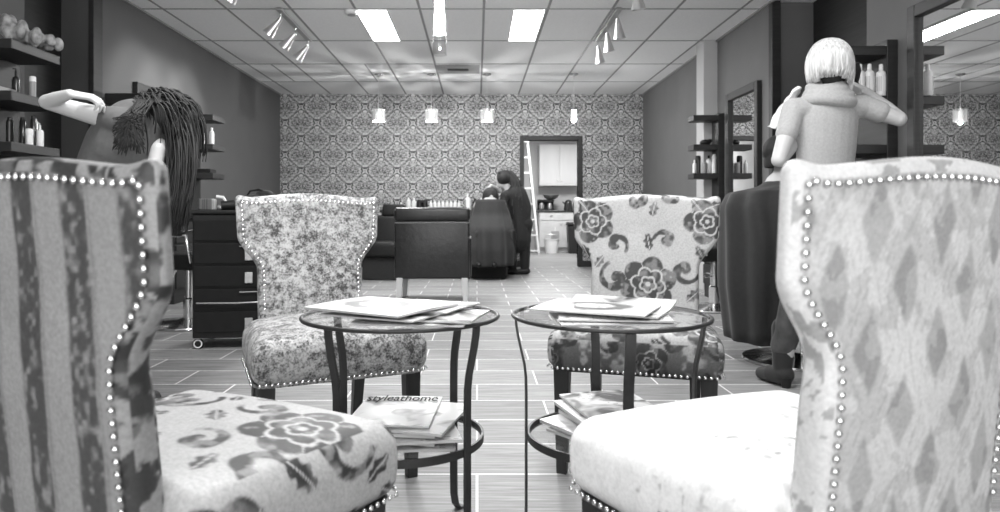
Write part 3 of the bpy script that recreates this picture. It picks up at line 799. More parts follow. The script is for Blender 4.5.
track(-1.87, 6.66, -.75, 'three-headed chrome track light on the left, above the left mirror')
track(1.34, 6.66, .12, 'three-headed chrome track light on the right half of the ceiling')
track(-1.87, 4.52, -.75, 'chrome track light at the top left edge, only its last head in view')
track(1.30, 4.62, .12, 'chrome track light at the top right edge, only its last head in view')

# mirrors, shelves, stations
def wall_mirror(side, y0, y1, z0, z1, label, near=False):
    X = XR if side > 0 else XL
    t = empty('wall_mirror', (X, (y0+y1)/2, z0), 0, label, 'mirror', 'dark framed wall mirrors')
    h = (y1-y0)/2; H = z1-z0; fw = .075; s = -side
    b = MB()
    xs = sorted((0, s*.05))
    for a in ((-h, -h+fw, 0, H), (h-fw, h, 0, H), (-h+fw, h-fw, 0, fw), (-h+fw, h-fw, H-fw, H)): b.rbox(xs[0], xs[1], a[0], a[1], a[2], a[3], r=.006)
    b.build('frame', M['espresso'], t)
    xs = sorted((s*.012, s*.020)); b = MB(); b.box(xs[0], xs[1], -h+fw, h-fw, fw, H-fw); b.build('mirror_glass', M['mirror'], t)
    return t
wall_mirror(1, 6.63, 7.47, .92, 2.13, 'tall dark-framed mirror on the right wall, reflecting the patterned wallpaper')
wall_mirror(1, 3.42, 4.32, .75, 2.13, 'large dark-framed mirror at the right edge of the picture, behind the blonde stylist')
wall_mirror(-1, 6.50, 7.36, .92, 2.09, 'dark-framed mirror on the left wall, behind the stylist with long dark hair')
def shelf_unit(side, y0, y1, zlo, ztop, label, mat=None):
    X = XR if side > 0 else XL; s = -side
    t = empty('display_shelf', (X, (y0+y1)/2, zlo), 0, label, 'shelf unit', 'dark wall shelf units')
    h = (y1-y0)/2; xs = sorted((0, s*.07)); b = MB(); b.rbox(xs[0], xs[1], -h, h, 0, ztop-zlo, r=.004); b.build('back_panel', M['espresso'], t)
    for z in (1.94, 1.62, 1.306):
        xs = sorted((s*.07, s*.34)); b = MB(); b.rbox(xs[0], xs[1], -h, h, z-zlo-.06, z-zlo, r=.004); b.build('shelf', M['espresso'], t)
    return t
shelf_unit(1, 7.63, 7.84, .5, 1.96, 'dark three-board wall shelf unit on the right wall next to the pale pilaster')
shelf_unit(1, 4.49, 4.84, .7, 1.98, 'dark shelf unit with white bottles right of the blonde stylist')
shelf_unit(-1, 7.58, 7.93, .5, 1.96, 'dark three-board wall shelf unit far down the left wall')
t = shelf_unit(-1, 4.30, 4.80, .7, 1.98, 'dark shelf unit crowded with bottles at the left edge')
# dark box unit on the left wall, left of the mirror
b = MB(); b.rbox(XL, XL+.30, 6.02, 6.40, 1.80, 1.90, r=.006); tag(b.build('wall_shelf', M['espresso']), 'short dark wall shelf just left of the left wall mirror', 'shelf')
def station(side, y0, y1, label):
    X = XR if side > 0 else XL; s = -side
    t = empty('styling_station', (X+s*.022, (y0+y1)/2, 0), 0, label, 'counter', 'black styling stations under the mirrors')
    h = (y1-y0)/2
    xs = sorted((0, s*.36)); b = MB(); b.rbox(xs[0], xs[1], -h, h, .82, .87, r=.006); b.build('counter_top', M['black_gloss'], t)
    xs = sorted((0, s*.30)); b = MB(); b.rbox(xs[0], xs[1], -h*.6, h*.6, 0, .82, r=.006); b.build('cabinet', M['espresso'], t)
    for k in range(3):
        xs = sorted((s*.30, s*.318)); b = MB(); b.rbox(xs[0], xs[1], -h*.57, h*.57, .14+k*.22, .34+k*.22, r=.004); d = b.build('drawer', M['espresso'], t)
        b = MB(); b.tube([(s*.34, -.08, .26+k*.22), (s*.34, .08, .26+k*.22)], .005, 6); b.tube([(s*.316, -.06, .26+k*.22), (s*.34, -.06, .26+k*.22)], .004, 6); b.tube([(s*.316, .06, .26+k*.22), (s*.34, .06, .26+k*.22)], .004, 6); b.build('handle', M['chrome'], d, True)
station(1, 6.62, 7.50, 'black styling station under the far right wall mirror')
station(1, 3.50, 4.30, 'black styling station at the right edge under the large mirror')
station(-1, 6.46, 7.42, 'black styling station under the left wall mirror')

# bottles
def bottle(p, h, r, label, kind='tall', mat=None, capm=None, group=None):
    t = empty('bottle', p, 0, label, 'bottle', group)
    mat = mat or M['white_plastic']; capm = capm or M['white_plastic']
    if kind == 'tall': prof = [(0, 0), (r*.95, 0), (r, .004), (r, h*.66), (r*.9, h*.74), (r*.45, h*.80), (r*.38, h*.84), (0, h*.84)]; cz, cr, ch = h*.83, r*.45, h*.17
    elif kind == 'pump': prof = [(0, 0), (r, 0), (r, h*.6), (r*.8, h*.68), (r*.3, h*.72), (0, h*.72)]; cz, cr, ch = h*.71, r*.32, h*.2
    elif kind == 'can': prof = [(0, 0), (r, 0), (r, h*.86), (r*.75, h*.9), (0, h*.9)]; cz, cr, ch = h*.88, r*.72, h*.12
    else: prof = [(0, 0), (r, 0), (r, h*.75), (0, h*.76)]; cz, cr, ch = h*.75, r*1.03, h*.25
    b = MB(); b.lathe(prof, n=20); bd = b.build('body', mat, t, True, angle=35)
    b = MB(); b.lathe([(0, 0), (cr, 0), (cr*.92, ch*.9), (cr*.6, ch), (0, ch)], c=(0, 0, cz), n=16)
    if kind == 'pump': b.tube([(0, 0, cz+ch*.9), (0, 0, cz+ch*1.3), (-r*.9, 0, cz+ch*1.3)], r*.12, 6)
    b.build('cap', capm, t, True, angle=35)
    if r*F/p[1] > 3 and mat is M['white_plastic']:
        b = MB(); b.lathe([(r+.0008, h*.14), (r+.0008, h*.6)], n=20)
        b.build('printed_label', M['label'], t, True)
    return t
zsh = 1.62
for (px, Y, lb) in ((860, 4.50, 'white printed bottle nearest the stylist on the right shelf'), (869.5, 4.50, 'middle white printed bottle of three on the right shelf'), (881.0, 4.51, 'rightmost white printed bottle on the right shelf, standing apart')):
    bottle(((px-477)*Y/F, Y, zsh), .205, .029, lb, 'tall', group='white bottles beside the blonde stylist')
zl = (1.94, 1.62, 1.306)
for i, (x, Y, h, r, k, m, lb) in enumerate((
    (-3.07, 4.60, .19, .022, 'can', 'black_gloss', 'black spray can at the very left of the lowest left shelf'), (-3.03, 4.66, .17, .022, 'tall', 'grey_plastic', 'grey bottle beside the black can on the lowest left shelf'),
    (-2.985, 4.60, .19, .02, 'can', 'black_gloss', 'slim black can in the middle of the lowest left shelf'), (-2.945, 4.66, .19, .021, 'can', 'steel', 'silver can on the lowest left shelf, left of the tall black one'),
    (-2.915, 4.60, .20, .018, 'can', 'black_gloss', 'tall black can just left of the white nozzle bottle, left shelf'), (-2.89, 4.52, .105, .022, 'jar', 'white_plastic', 'small squat white bottle in front on the lowest left shelf'),
    (-2.885, 4.62, .155, .023, 'pump', 'white_plastic', 'white nozzle bottle at the right end of the lowest left shelf'))):
    bottle((x, Y, zl[2]), h, r, lb, k, M[m], M[m] if m != 'grey_plastic' else M['black'], 'hair products on the lowest left shelf')
bottle((-3.03, 4.60, zl[1]), .20, .024, 'dark pump bottle on the middle left shelf', 'pump', M['black_gloss'], M['black'])
bottle((-2.92, 4.60, zl[1]), .145, .020, 'grey tube standing at the right end of the middle left shelf', 'jar', M['grey_plastic'], M['white_plastic'])
b = MB(); b.rbox(-.07, .07, -.09, .09, 0, .045, r=.008); tag(b.build('product_box', M['grey_plastic']), 'flat grey product box on the middle left shelf', 'box').location = (-3.06, 4.46, zl[1])
b = MB()
for k in range(26):
    a = random.random()*6.28; q = random.random(); b.ell((-.10+.26*(k/25)+.02*math.cos(a), .10*math.sin(a), .04+.10*(1-k/25)*random.random()+.02), (.03, .03, .022+.02*q), n=8)
o = b.remesh('driftwood_ornament', simple('ornament', .30, .6, noise=.7, nscale=30), None, .006, 1); o.location = (-2.99, 4.6, zl[0]-.03); o.scale = (1.1, 1.2, 1.5); tag(o, 'knobbly grey ornament on the top left shelf', 'ornament')
for i, (x, Y, h, r, k, m, lb) in enumerate((
    (-3.04, 7.75, .17, .024, 'tall', 'white_plastic', 'white bottle leftmost on the far left middle shelf'), (-2.99, 7.66, .19, .026, 'tall', 'white_plastic', 'tall white bottle second from left on the far left middle shelf'), (-2.91, 7.68, .19, .026, 'tall', 'white_plastic', 'tall white bottle third from left on the far left middle shelf'))):
    bottle((x, Y, zl[1]), h, r, lb, k, M[m], M['black'] if i == 1 else M[m], 'white bottles on the far left shelf')
b = MB(); b.rbox(-.08, .08, -.09, .09, 0, .05, r=.006); o = b.build('hair_brush_case', M['black']); o.location = (-3.0, 7.75, zl[2]); tag(o, 'low black case lying on the bottom board of the far left shelf', 'case')
for i, (x, Y, h, r, k, m, lb) in enumerate((
    (2.40, 7.72, .15, .022, 'tall', 'white_plastic', 'small white bottle at the room end of the far right lower shelf'), (2.45, 7.76, .20, .03, 'jar', 'black_gloss', 'dark jar second from the room end of the far right lower shelf'),
    (2.50, 7.70, .12, .03, 'jar', 'grey_plastic', 'grey jar in the middle of the far right lower shelf'), (2.555, 7.72, .20, .028, 'tall', 'white_plastic', 'tall white bottle near the wall on the far right lower shelf'),
    (2.60, 7.68, .21, .024, 'can', 'white_plastic', 'white spray can against the back panel, far right lower shelf'))):
    bottle((x, Y, zl[2]), h, r, lb, k, M[m], M['black'] if i in (1, 3) else M[m], 'products on the far right lower shelf')
b = MB(); b.ell((0, 0, .03), (.06, .06, .035)); b.ell((.05, 0, .05), (.03, .04, .02)); o = b.remesh('hair_clipper', M['black'], None, .006, 1); o.location = (2.52, 7.73, zl[1]-.002); tag(o, 'small black hair tool lying on the far right middle shelf', 'hair tool')

# trolley at left
t = empty('salon_trolley', (-1.60, 4.68, 0), R(8), 'tall black salon trolley with chrome drawer edges beside the left velvet chair', 'trolley')
b = MB(); b.rbox(-.235, .235, -.22, .22, .07, .86, r=.008); b.build('body', M['black'], t)
for k in range(5):
    z0 = .11+k*.145
    b = MB(); b.rbox(-.222, .222, -.24, -.22, z0, z0+.13, r=.004); d = b.build('drawer', M['black_dull'], t)
    if k in (1, 3, 4):
        b = MB(); b.tube([(.06, -.255, z0+.11), (.21, -.255, z0+.112)], .004, 6); b.build('drawer_edge', M['chrome'], d, True)
    if k in (0, 2, 3):
        b = MB(); b.rbox(.09, .14, -.252, -.243, z0+.02, z0+.09, r=.003); b.build('handle', M['steel'], d)
b = MB(); b.rbox(-.25, .25, -.235, .235, .86, .885, r=.008); b.build('tray_top', M['black'], t)
b = MB(); b.tube([(-.20, -.26, .30), (.05, -.27, .298), (.20, -.26, .302)], .005, 6); b.build('rail', M['chrome'], t, True)
for sx in (-1, 1):
    for sy in (-1, 1):
        q = Matrix.Translation((sx*.205, sy*.19, .034)) @ Matrix.Rotation(PI/2, 4, 'X')
        b = MB(); b.lathe([(0, -.012), (.030, -.012), (.034, -.006), (.034, .006), (.030, .012), (0, .012)], n=20, mat=q); w = b.build('caster', M['black'], t, True)
        b = MB(); b.lathe([(.020, -.0135), (.0275, -.0135), (.0275, .0135), (.020, .0135)], n=20, mat=q); b.build('wheel_ring', M['white_plastic'], w, True)
        b = MB(); b.box(sx*.205-.018, sx*.205+.018, sy*.19-.016, sy*.19+.016, .066, .075); b.build('caster_plate', M['chrome'], w)
o = MB().rbox(-.05, .05, -.04, .04, 0, .075, r=.008).build('tissue_box', M['silver_box']); o.location = (-1.765, 4.58, .885); tag(o, 'small pale patterned box on top of the black trolley', 'box')
t = empty('hair_dryer', (-1.69, 4.62, .885), R(20), 'hair dryer with a curved pale handle on the black trolley', 'hair dryer')
b = MB(); b.tube([(.0, 0, .012), (.03, 0, .06), (.012, 0, .085), (-.03, 0, .09)], .011, 10); b.build('handle', M['white_plastic'], t, True)
b = MB(); b.tube([(.0, 0, .03), (.08, .0, .035), (.12, 0, .035)], [.03, .034, .026], 14); b.build('barrel', M['black'], t, True)
t = empty('tool_bag', (-1.50, 4.72, .885), 0, 'slumped black bag on top of the black trolley', 'bag')
b = MB(); b.ell((0, 0, .05), (.10, .10, .06)); b.ell((.06, .03, .09), (.07, .06, .05)); b.remesh('pouch', M['black_matte'], t, .01, 2)
b = MB(); b.tube([(-.06, 0, .08), (-.03, 0, .13), (.03, 0, .14), (.08, 0, .12)], .007, 8); b.build('strap', M['black'], t, True)

# styling chairs
def styling_chair(loc, rz, label, arms=True, base=True, roundback=False, scale=1.):
    t = empty('styling_chair', loc, rz, label, 'salon chair', 'black hydraulic salon chairs')
    b = MB(); b.rbox(-.25, .25, -.24, .26, .44, .56, r=.035, seg=4); b.build('seat', M['black'], t, True)
    q = Matrix.Translation((0, -.25, .50)) @ Matrix.Rotation(R(10), 4, 'X')
    b = MB()
    if roundback: b.lathe([(0, -.05), (.20, -.05), (.235, -.02), (.235, .02), (.20, .05), (0, .05)], n=32, mat=q @ Matrix.Translation((0, 0, .27)) @ Matrix.Rotation(PI/2, 4, 'X'))
    else: b.rbox(-.24, .24, -.05, .05, -.02, .44, r=.04, seg=4, mat=q)
    b.build('backrest', M['black'], t, True)
    if arms:
        for s in (-1, 1):
            b = MB(); b.tube([(s*.27, -.22, .50), (s*.30, -.20, .70), (s*.30, .12, .70), (s*.29, .18, .66), (s*.27, .16, .50)], .014, 8); a = b.build('armrest', M['chrome'], t, True)
            b = MB(); b.rbox(s*.30-.03, s*.30+.03, -.18, .14, .70, .74, r=.012); b.build('arm_pad', M['black'], a, True)
    b = MB(); b.lathe([(0, .02), (.045, .02), (.045, .20), (.034, .21), (.034, .43), (0, .43)], n=24); b.build('column', M['chrome'], t, True, angle=40)
    b = MB(); b.lathe([(0, 0), (.325, 0), (.33, .008), (.325, .018), (.10, .034), (.06, .05), (0, .05)], n=56); b.build('base', M['chrome'], t, True, angle=30)
    b = MB(); b.tube([(-.16, .22, .46), (-.16, .36, .22), (-.14, .42, .17), (.14, .42, .17), (.16, .36, .22), (.16, .22, .46)], .011, 8); b.build('footrest', M['chrome'], t, True)
    b = MB(); b.tube([(.03, -.03, .30), (.14, -.14, .30), (.24, -.22, .32)], .007, 8); b.build('pump_lever', M['chrome'], t, True)
    return t
styling_chair((-2.24, 5.45, 0), R(75), 'black salon chair on a chrome disc base beside the trolley, under the left mirror')
styling_chair((-2.12, 6.9, 0), R(80), 'round-backed black salon chair peeping over the left velvet chair', roundback=True, arms=False)
styling_chair((2.15, 6.35, 0), R(-80), 'black salon chair beyond the floral chair, facing the far right mirror')
styling_chair((1.90, 4.10, 0), R(-90), 'black salon chair on a chrome disc base under the caped client at right', arms=False)
# shampoo chairs by the patterned wall
def lounge(loc, rz, label):
    t = empty('shampoo_chair', loc, rz, label, 'salon chair', 'black shampoo chairs by the patterned wall')
    b = MB(); b.rbox(-.26, .26, -.25, .30, .30, .50, r=.05, seg=4); b.build('seat', M['black'], t, True)
    q = Matrix.Translation((0, -.24, .42)) @ Matrix.Rotation(R(16), 4, 'X')
    b = MB(); b.rbox(-.25, .25, -.07, .07, -.02, .42, r=.05, seg=4, mat=q); b.build('backrest', M['black'], t, True)
    q = Matrix.Translation((0, -.37, .84)) @ Matrix.Rotation(R(16), 4, 'X')
    b = MB(); b.rbox(-.16, .16, -.05, .05, -.02, .16, r=.04, seg=4, mat=q); b.build('headrest', M['black'], t, True)
    for s in (-1, 1):
        b = MB(); b.rbox(s*.31-.05, s*.31+.05, -.30, .28, .20, .66, r=.04, seg=4); b.build('armrest', M['black'], t, True)
    b = MB(); b.rbox(-.24, .24, -.2, .24, .0, .30, r=.02); b.build('base', M['black_matte'], t)
    return t
lounge((-1.22, 9.3, 0), R(170), 'black shampoo chair left of the armchair, empty')
lounge((.17, 9.55, 0), R(175), 'black shampoo chair right of the armchair, with the reclining client')
# long counter with bottles
t = empty('product_counter', (-.62, 10.95, 0), 0, 'long low black counter along the patterned wall, lined with bottles', 'counter')
b = MB(); b.rbox(-.85, .95, -.2, .2, 0, .88, r=.006); b.build('cabinet', M['espresso'], t)
b = MB(); b.rbox(-.87, .97, -.22, .22, .88, .92, r=.006); b.build('counter_top', M['black_gloss'], t)
for k in range(4):
    b = MB(); b.rbox(-.84+k*.45, -.41+k*.45, -.215, -.2, .1, .84, r=.004); d = b.build('door', M['espresso'], t)
    b = MB(); b.tube([(-.46+k*.45, -.225, .5), (-.46+k*.45, -.225, .6)], .005, 6); b.build('handle', M['chrome'], d)
names = ['first white bottle from the left on the long back counter', 'tall white bottle second from the left on the long back counter', 'tall white bottle third from the left on the long back counter']
for i, px in enumerate((401, 408.5, 414)): bottle(((px-477)*10.88/F, 10.88, .92), (.12, .20, .19)[i], .035, names[i], 'tall', group='bottles on the long back counter')
for i, px in enumerate((419.5, 425)): bottle(((px-477)*10.88/F, 10.88, .92), .16, .045, ('left one of the two squat black jars on the back counter', 'right one of the two squat black jars on the back counter')[i], 'jar', M['black_gloss'], M['black'], 'bottles on the long back counter')
for i, px in enumerate((431, 435, 439, 443, 447, 451, 455, 459)):
    bottle(((px-477)*10.88/F, 10.88, .92), .15, .026, 'one of eight small white bottles standing shoulder to shoulder on the back counter', 'tall', group='row of eight small white bottles')
bottle(((467.5-477)*10.7/F, 10.80, .92), .27, .05, 'big white pump bottle right of the row of small ones, back counter', 'pump', group='bottles on the long back counter')
bottle(((475-477)*10.88/F, 10.88, .92), .18, .04, 'black bottle right of the big white pump bottle, back counter', 'tall', M['black_gloss'], M['black'], 'bottles on the long back counter')
bottle(((481-477)*10.88/F, 10.88, .92), .20, .03, 'last white bottle on the right of the back counter, by the client', 'tall', group='bottles on the long back counter')

# the black armchair in the middle
t = empty('leather_armchair', (-.43, 6.98, 0), 0, 'square black leather armchair seen from behind, with pale wooden legs', 'armchair')
b = MB(); b.rbox(-.36, .36, -.30, -.16, .24, .80, r=.02, seg=3); b.rbox(-.365, .365, -.315, -.15, .79, .925, r=.035, seg=4); b.build('backrest', M['leather'], t, True)
b = MB(); b.tube([(-.355, -.303, .775), (0, -.306, .775), (.355, -.303, .775)], .006, 8); b.build('piping', simple('piping_vinyl', .25, .3), t, True)
b = MB(); b.rbox(-.27, .27, -.16, .36, .30, .47, r=.035, seg=3); b.build('seat', M['leather'], t, True)
for s in (-1, 1):
    b = MB(); b.rbox(s*.325-.05, s*.325+.05, -.18, .36, .22, .64, r=.03, seg=3); b.build('armrest', M['leather'], t, True)
    b = MB(); b.hexa([(s*.32-.022, -.285, 0), (s*.32+.022, -.285, 0), (s*.32+.022, -.24, 0), (s*.32-.022, -.24, 0)], [(s*.31-.03, -.30, .25), (s*.31+.03, -.30, .25), (s*.31+.03, -.22, .25), (s*.31-.03, -.22, .25)]); b.build('leg', M['light_wood'], t, bevel=.004)
    b = MB(); b.hexa([(s*.32-.022, .28, 0), (s*.32+.022, .28, 0), (s*.32+.022, .32, 0), (s*.32-.022, .32, 0)], [(s*.31-.03, .26, .25), (s*.31+.03, .26, .25), (s*.31+.03, .34, .25), (s*.31-.03, .34, .25)]); b.build('leg', M['light_wood'], t, bevel=.004)

# kitchenette furniture
t = empty('wall_cabinet', (1.885, KY-.18, 1.50), 0, 'pale two-door wall cabinet seen through the doorway', 'cabinet')
b = MB(); b.rbox(-.46, .46, -.16, .18, 0, .95, r=.004); b.build('body', M['cabinet'], t)
for s in (-1, 1):
    b = MB(); b.rbox(min(s*.005, s*.455), max(s*.005, s*.455), -.18, -.16, .01, .94, r=.004)
    for a in ((.02, .07, .05, .90), (.39, .44, .05, .90), (.07, .39, .05, .10), (.07, .39, .85, .90)): b.rbox(min(s*a[0], s*a[1]), max(s*a[0], s*a[1]), -.188, -.18, a[2], a[3], r=.002)
    d = b.build('door', M['cabinet'], t)
    b = MB(); b.ell((s*.045, -.20, .12), (.014, .014, .014)); b.build('knob', M['chrome'], d, True)
t = empty('base_cabinet', (1.93, KY-.30, 0), 0, 'pale base cabinet with drawers under the kitchenette counter', 'cabinet')
b = MB(); b.rbox(-.53, .53, -.27, .30, .10, .90, r=.004); b.box(-.53, .53, -.22, .30, 0, .10); b.build('body', M['cabinet'], t)
for k, (x0_, x1_) in enumerate(((-.52, .0), (.01, .52))):
    b = MB(); b.rbox(x0_, x1_, -.29, -.27, .72, .88, r=.004); d = b.build('drawer', M['cabinet'], t)
    b = MB(); b.tube([((x0_+x1_)/2-.04, -.305, .82), ((x0_+x1_)/2+.04, -.305, .82)], .006, 6); b.build('handle', M['chrome'], d)
    b = MB(); b.rbox(x0_, x1_, -.29, -.27, .11, .70, r=.004); d = b.build('door', M['cabinet'], t)
    b = MB(); b.ell((x1_-.04 if k == 0 else x0_+.04, -.305, .62), (.014, .014, .014)); b.build('knob', M['chrome'], d, True)
b = MB(); b.rbox(1.38, 2.48, KY-.60, KY, .90, .94, r=.004); tag(b.build('worktop', M['counter']), 'dark worktop on the kitchenette base cabinet', 'worktop')
def kp(px, Y=15.95): return (px-477)*Y/F
t = empty('coffee_maker', (kp(545), 15.95, .94), 0, 'black coffee machine at the left of the kitchenette worktop, under the bowl', 'coffee maker')
b = MB(); b.rbox(-.17, .20, -.10, .12, 0, .03, r=.006); b.rbox(-.17, .20, .04, .12, .03, .22, r=.006); b.rbox(-.17, .20, -.10, .12, .20, .25, r=.01); b.build('housing', M['black'], t)
for x in (-.08, .10):
    b = MB(); b.lathe([(0, 0), (.05, 0), (.06, .06), (.045, .12), (.04, .14), (.038, .14), (.03, .02), (0, .02)], c=(x, -.04, .03), n=18); b.build('jug', M['steel'], t, True)
t = empty('mixing_bowl', (kp(551), 15.93, 1.19), 0, 'shiny metal bowl on top of the coffee machine', 'bowl')
b = MB(); b.lathe([(0, 0), (.08, 0), (.15, .04), (.19, .10), (.186, .10), (.145, .045), (.07, .008), (0, .008)], n=28); b.build('bowl_shell', M['steel'], t, True)
t = empty('kettle', (kp(568), 15.9, .94), 0, 'dark kettle on the kitchenette worktop', 'kettle')
b = MB(); b.lathe([(0, 0), (.10, 0), (.105, .03), (.085, .17), (.06, .23), (.0, .25)], n=24); b.build('body', M['black_gloss'], t, True)
b = MB(); b.tube([(.05, 0, .22), (.13, 0, .21), (.15, 0, .14), (.10, 0, .06)], .012, 8); b.build('handle', M['steel'], t, True)
b = MB(); b.tube([(-.07, 0, .14), (-.11, 0, .18), (-.13, 0, .20)], [.022, .016, .012], 8); b.build('spout', M['black_gloss'], t, True)
t = empty('mug', (kp(574.5), 15.85, .94), 0, 'white mug right of the kettle on the worktop', 'mug')
b = MB(); b.lathe([(0, 0), (.04, 0), (.042, .09), (.038, .09), (.036, .008), (0, .008)], n=20); b.build('cup', M['white_plastic'], t, True)
b = MB(); b.tube([(.04, 0, .075), (.065, 0, .06), (.065, 0, .03), (.04, 0, .02)], .006, 6); b.build('handle', M['white_plastic'], t, True)
t = empty('bucket', (kp(552, 15.2), 15.3, 0), 0, 'white plastic bucket on the kitchenette floor', 'bucket')
b = MB(); b.lathe([(0, 0), (.13, 0), (.16, .30), (.168, .30), (.168, .315), (.15, .315), (.122, .01), (0, .01)], n=28); b.build('pail', M['white_plastic'], t, True, angle=40)
b = MB(); b.tube([(.165*math.cos(a), -.02, .30+.12*math.sin(a)) for a in np.linspace(0, PI, 16)], .004, 6); b.build('handle', M['steel'], t, True)
b = MB(); b.lathe([(.139, .12), (.148, .19)], n=28); b.build('label_band', M['black'], t, True)
t = empty('dustpan', (kp(553, 15.2)+.06, 15.32, .27), 0, 'pale dustpan standing in the white bucket', 'dustpan')
b = MB(); b.rbox(-.09, .09, -.012, .012, 0, .22, r=.01); b.build('pan', M['grey_plastic'], t); b = MB(); b.tube([(0, 0, .2), (0, .01, .30)], .012, 8); b.build('handle', M['white_plastic'], t)
t = empty('trash_bin', (kp(576, 15.3), 15.35, 0), 0, 'black lidded bin in front of the kitchenette cabinets', 'bin')
b = MB(); b.hexa([(-.16, -.13, 0), (.16, -.13, 0), (.16, .13, 0), (-.16, .13, 0)], [(-.19, -.16, .60), (.19, -.16, .60), (.19, .16, .60), (-.19, .16, .60)]); b.build('body', M['black_matte'], t, bevel=.02)
b = MB(); b.rbox(-.20, .20, -.17, .17, .60, .68, r=.03, seg=3); b.build('lid', M['black'], t, True)
t = empty('waste_basket', (1.98, 10.95, 0), 0, 'low black basket against the patterned wall right of the doorway', 'basket')
b = MB(); b.lathe([(0, 0), (.17, 0), (.20, .42), (.19, .42), (.16, .01), (0, .01)], n=28); b.build('basket', M['black_matte'], t, True, angle=40)
b = MB(); b.lathe([(.195, .41), (.21, .42), (.195, .43), (.185, .42)], n=28); b.build('rim', M['black'], t, True)
# ladder
t = empty('step_ladder', (1.0, 15.1, 0), 0, 'white step ladder standing open just inside the doorway', 'ladder')
def lad(bx, tx, y0, y1): return [(bx, y0, 0), (tx, y1, 2.42)]
b = MB(); b.tube(lad(.33, .09, -.1, .0), 0, flat=(.022, .012, (1, 0, 0))); b.build('rail', M['white_paint'], t)
b = MB(); b.tube(lad(-.12, -.08, -.1, .0), 0, flat=(.022, .012, (1, 0, 0))); b.build('rail', M['white_paint'], t)
for k in range(7):
    z = .07+k*.335; u = z/2.42; b = MB(); xr = .33-.24*u; xl = -.12+.04*u; b.rbox(xl, xr, -.13+.1*u, -.05+.1*u, z-.014, z+.014, r=.003); b.build('rung', M['white_paint'], t)
b = MB(); b.tube([(.30, .45, 0), (.09, .02, 2.40)], 0, flat=(.016, .010, (1, 0, 0))); b.tube([(-.10, .45, 0), (-.07, .02, 2.40)], 0, flat=(.016, .010, (1, 0, 0))); b.tube([(.26, .37, .5), (-.1, .37, .5)], .01, 6); b.build('rear_frame', M['steel'], t)
b = MB(); b.rbox(-.10, .12, -.08, .10, 2.40, 2.44, r=.01); b.build('top_cap', M['white_paint'], t)

# ------------------------------------------------------------ people
def hand(b, w, d, n, curl=.35, ts=1, s=1.):
    w = Vector(w); d = Vector(d).normalized(); n = Vector(n); n = (n-d*n.dot(d)).normalized(); sd = d.cross(n)*ts
    for k, (o, L) in enumerate(((.030, .072), (.010, .080), (-.010, .074), (-.028, .058))):
        k0 = w+sd*(o*.55)*s+d*.005*s; k1 = w+sd*o*s+d*(.088-.004*abs(k-1))*s
        b.cap(k0, .0145*s, k1, .0105*s, n=10)
        p = k1; dd = d.copy(); c = curl*(1+.15*k)
        for j, (q, r0, r1) in enumerate(((.45, .0095, .0085), (.32, .0085, .0078), (.26, .0078, .0065))):
            ang = c*(.9 if j == 0 else 1.1); ax = d.cross(n); dd = (dd*math.cos(ang)+dd.cross(ax)*-math.sin(ang)).normalized() if False else (Matrix.Rotation(ang, 3, ax) @ dd).normalized()
            e = p+dd*L*q*s; b.cap(p, r0*s, e, r1*s, n=10); p = e
    t0 = w+d*.018*s+sd*.020*s; t1 = t0+(d*.6+sd*.7+n*.25).normalized()*.042*s; t2 = t1+(d*.9+sd*.3+n*.35).normalized()*.032*s; t3 = t2+(d*.95+n*.4).normalized()*.026*s
    b.cap(t0, .015*s, t1, .012*s, n=10); b.cap(t1, .0115*s, t2, .0100*s, n=10); b.cap(t2, .0100*s, t3, .0080*s, n=10)
def head(b, c, fwd, up=(0, 0, 1), s=1.):
    c = Vector(c); f = Vector(fwd).normalized(); u = Vector(up); u = (u-f*u.dot(f)).normalized(); r = f.cross(u)
    rot = Matrix((r, f, u)).transposed()
    def L(x, y, z): return c+(r*x+f*y+u*z)*s
    b.ell(L(0, -.008, .025), (.074*s, .092*s, .090*s), rot); b.ell(L(0, .025, -.045), (.056*s, .062*s, .066*s), rot)
    b.ell(L(0, .060, -.085), (.026*s, .022*s, .020*s), rot)                       # chin
    b.cap(L(0, .080, .012), .009*s, L(0, .104, -.026), .013*s, n=10)              # nose
    b.cap(L(-.018, .076, -.056), .007*s, L(.018, .076, -.056), .007*s, n=8)       # lips
    for q in (-1, 1):
        b.ell(L(q*.030, .074, .006), (.014*s, .010*s, .009*s), rot); b.ell(L(q*.028, .078, .028), (.020*s, .008*s, .006*s), rot)
        b.ell(L(q*.076, -.004, -.006), (.008*s, .018*s, .032*s), rot)
def chain(b, pts, rs, n=14, flat=1., side=None):
    for i in range(len(pts)-1): b.cap(pts[i], rs[i], pts[i+1], rs[i+1], n=n, flat=flat, side=side)
def strands(b, paths, r0, r1, n=6):
    for pth in paths:
        N = len(pth); b.tube(pth, [r0+(r1-r0)*i/(N-1) for i in range(N)], n)
def bez(p0, p1, p2, p3, n=9):
    out = []
    for i in range(n):
        t = i/(n-1); out.append(Vector(p0)*(1-t)**3+Vector(p1)*3*t*(1-t)**2+Vector(p2)*3*t*t*(1-t)+Vector(p3)*t**3)
    return out
V3 = Vector
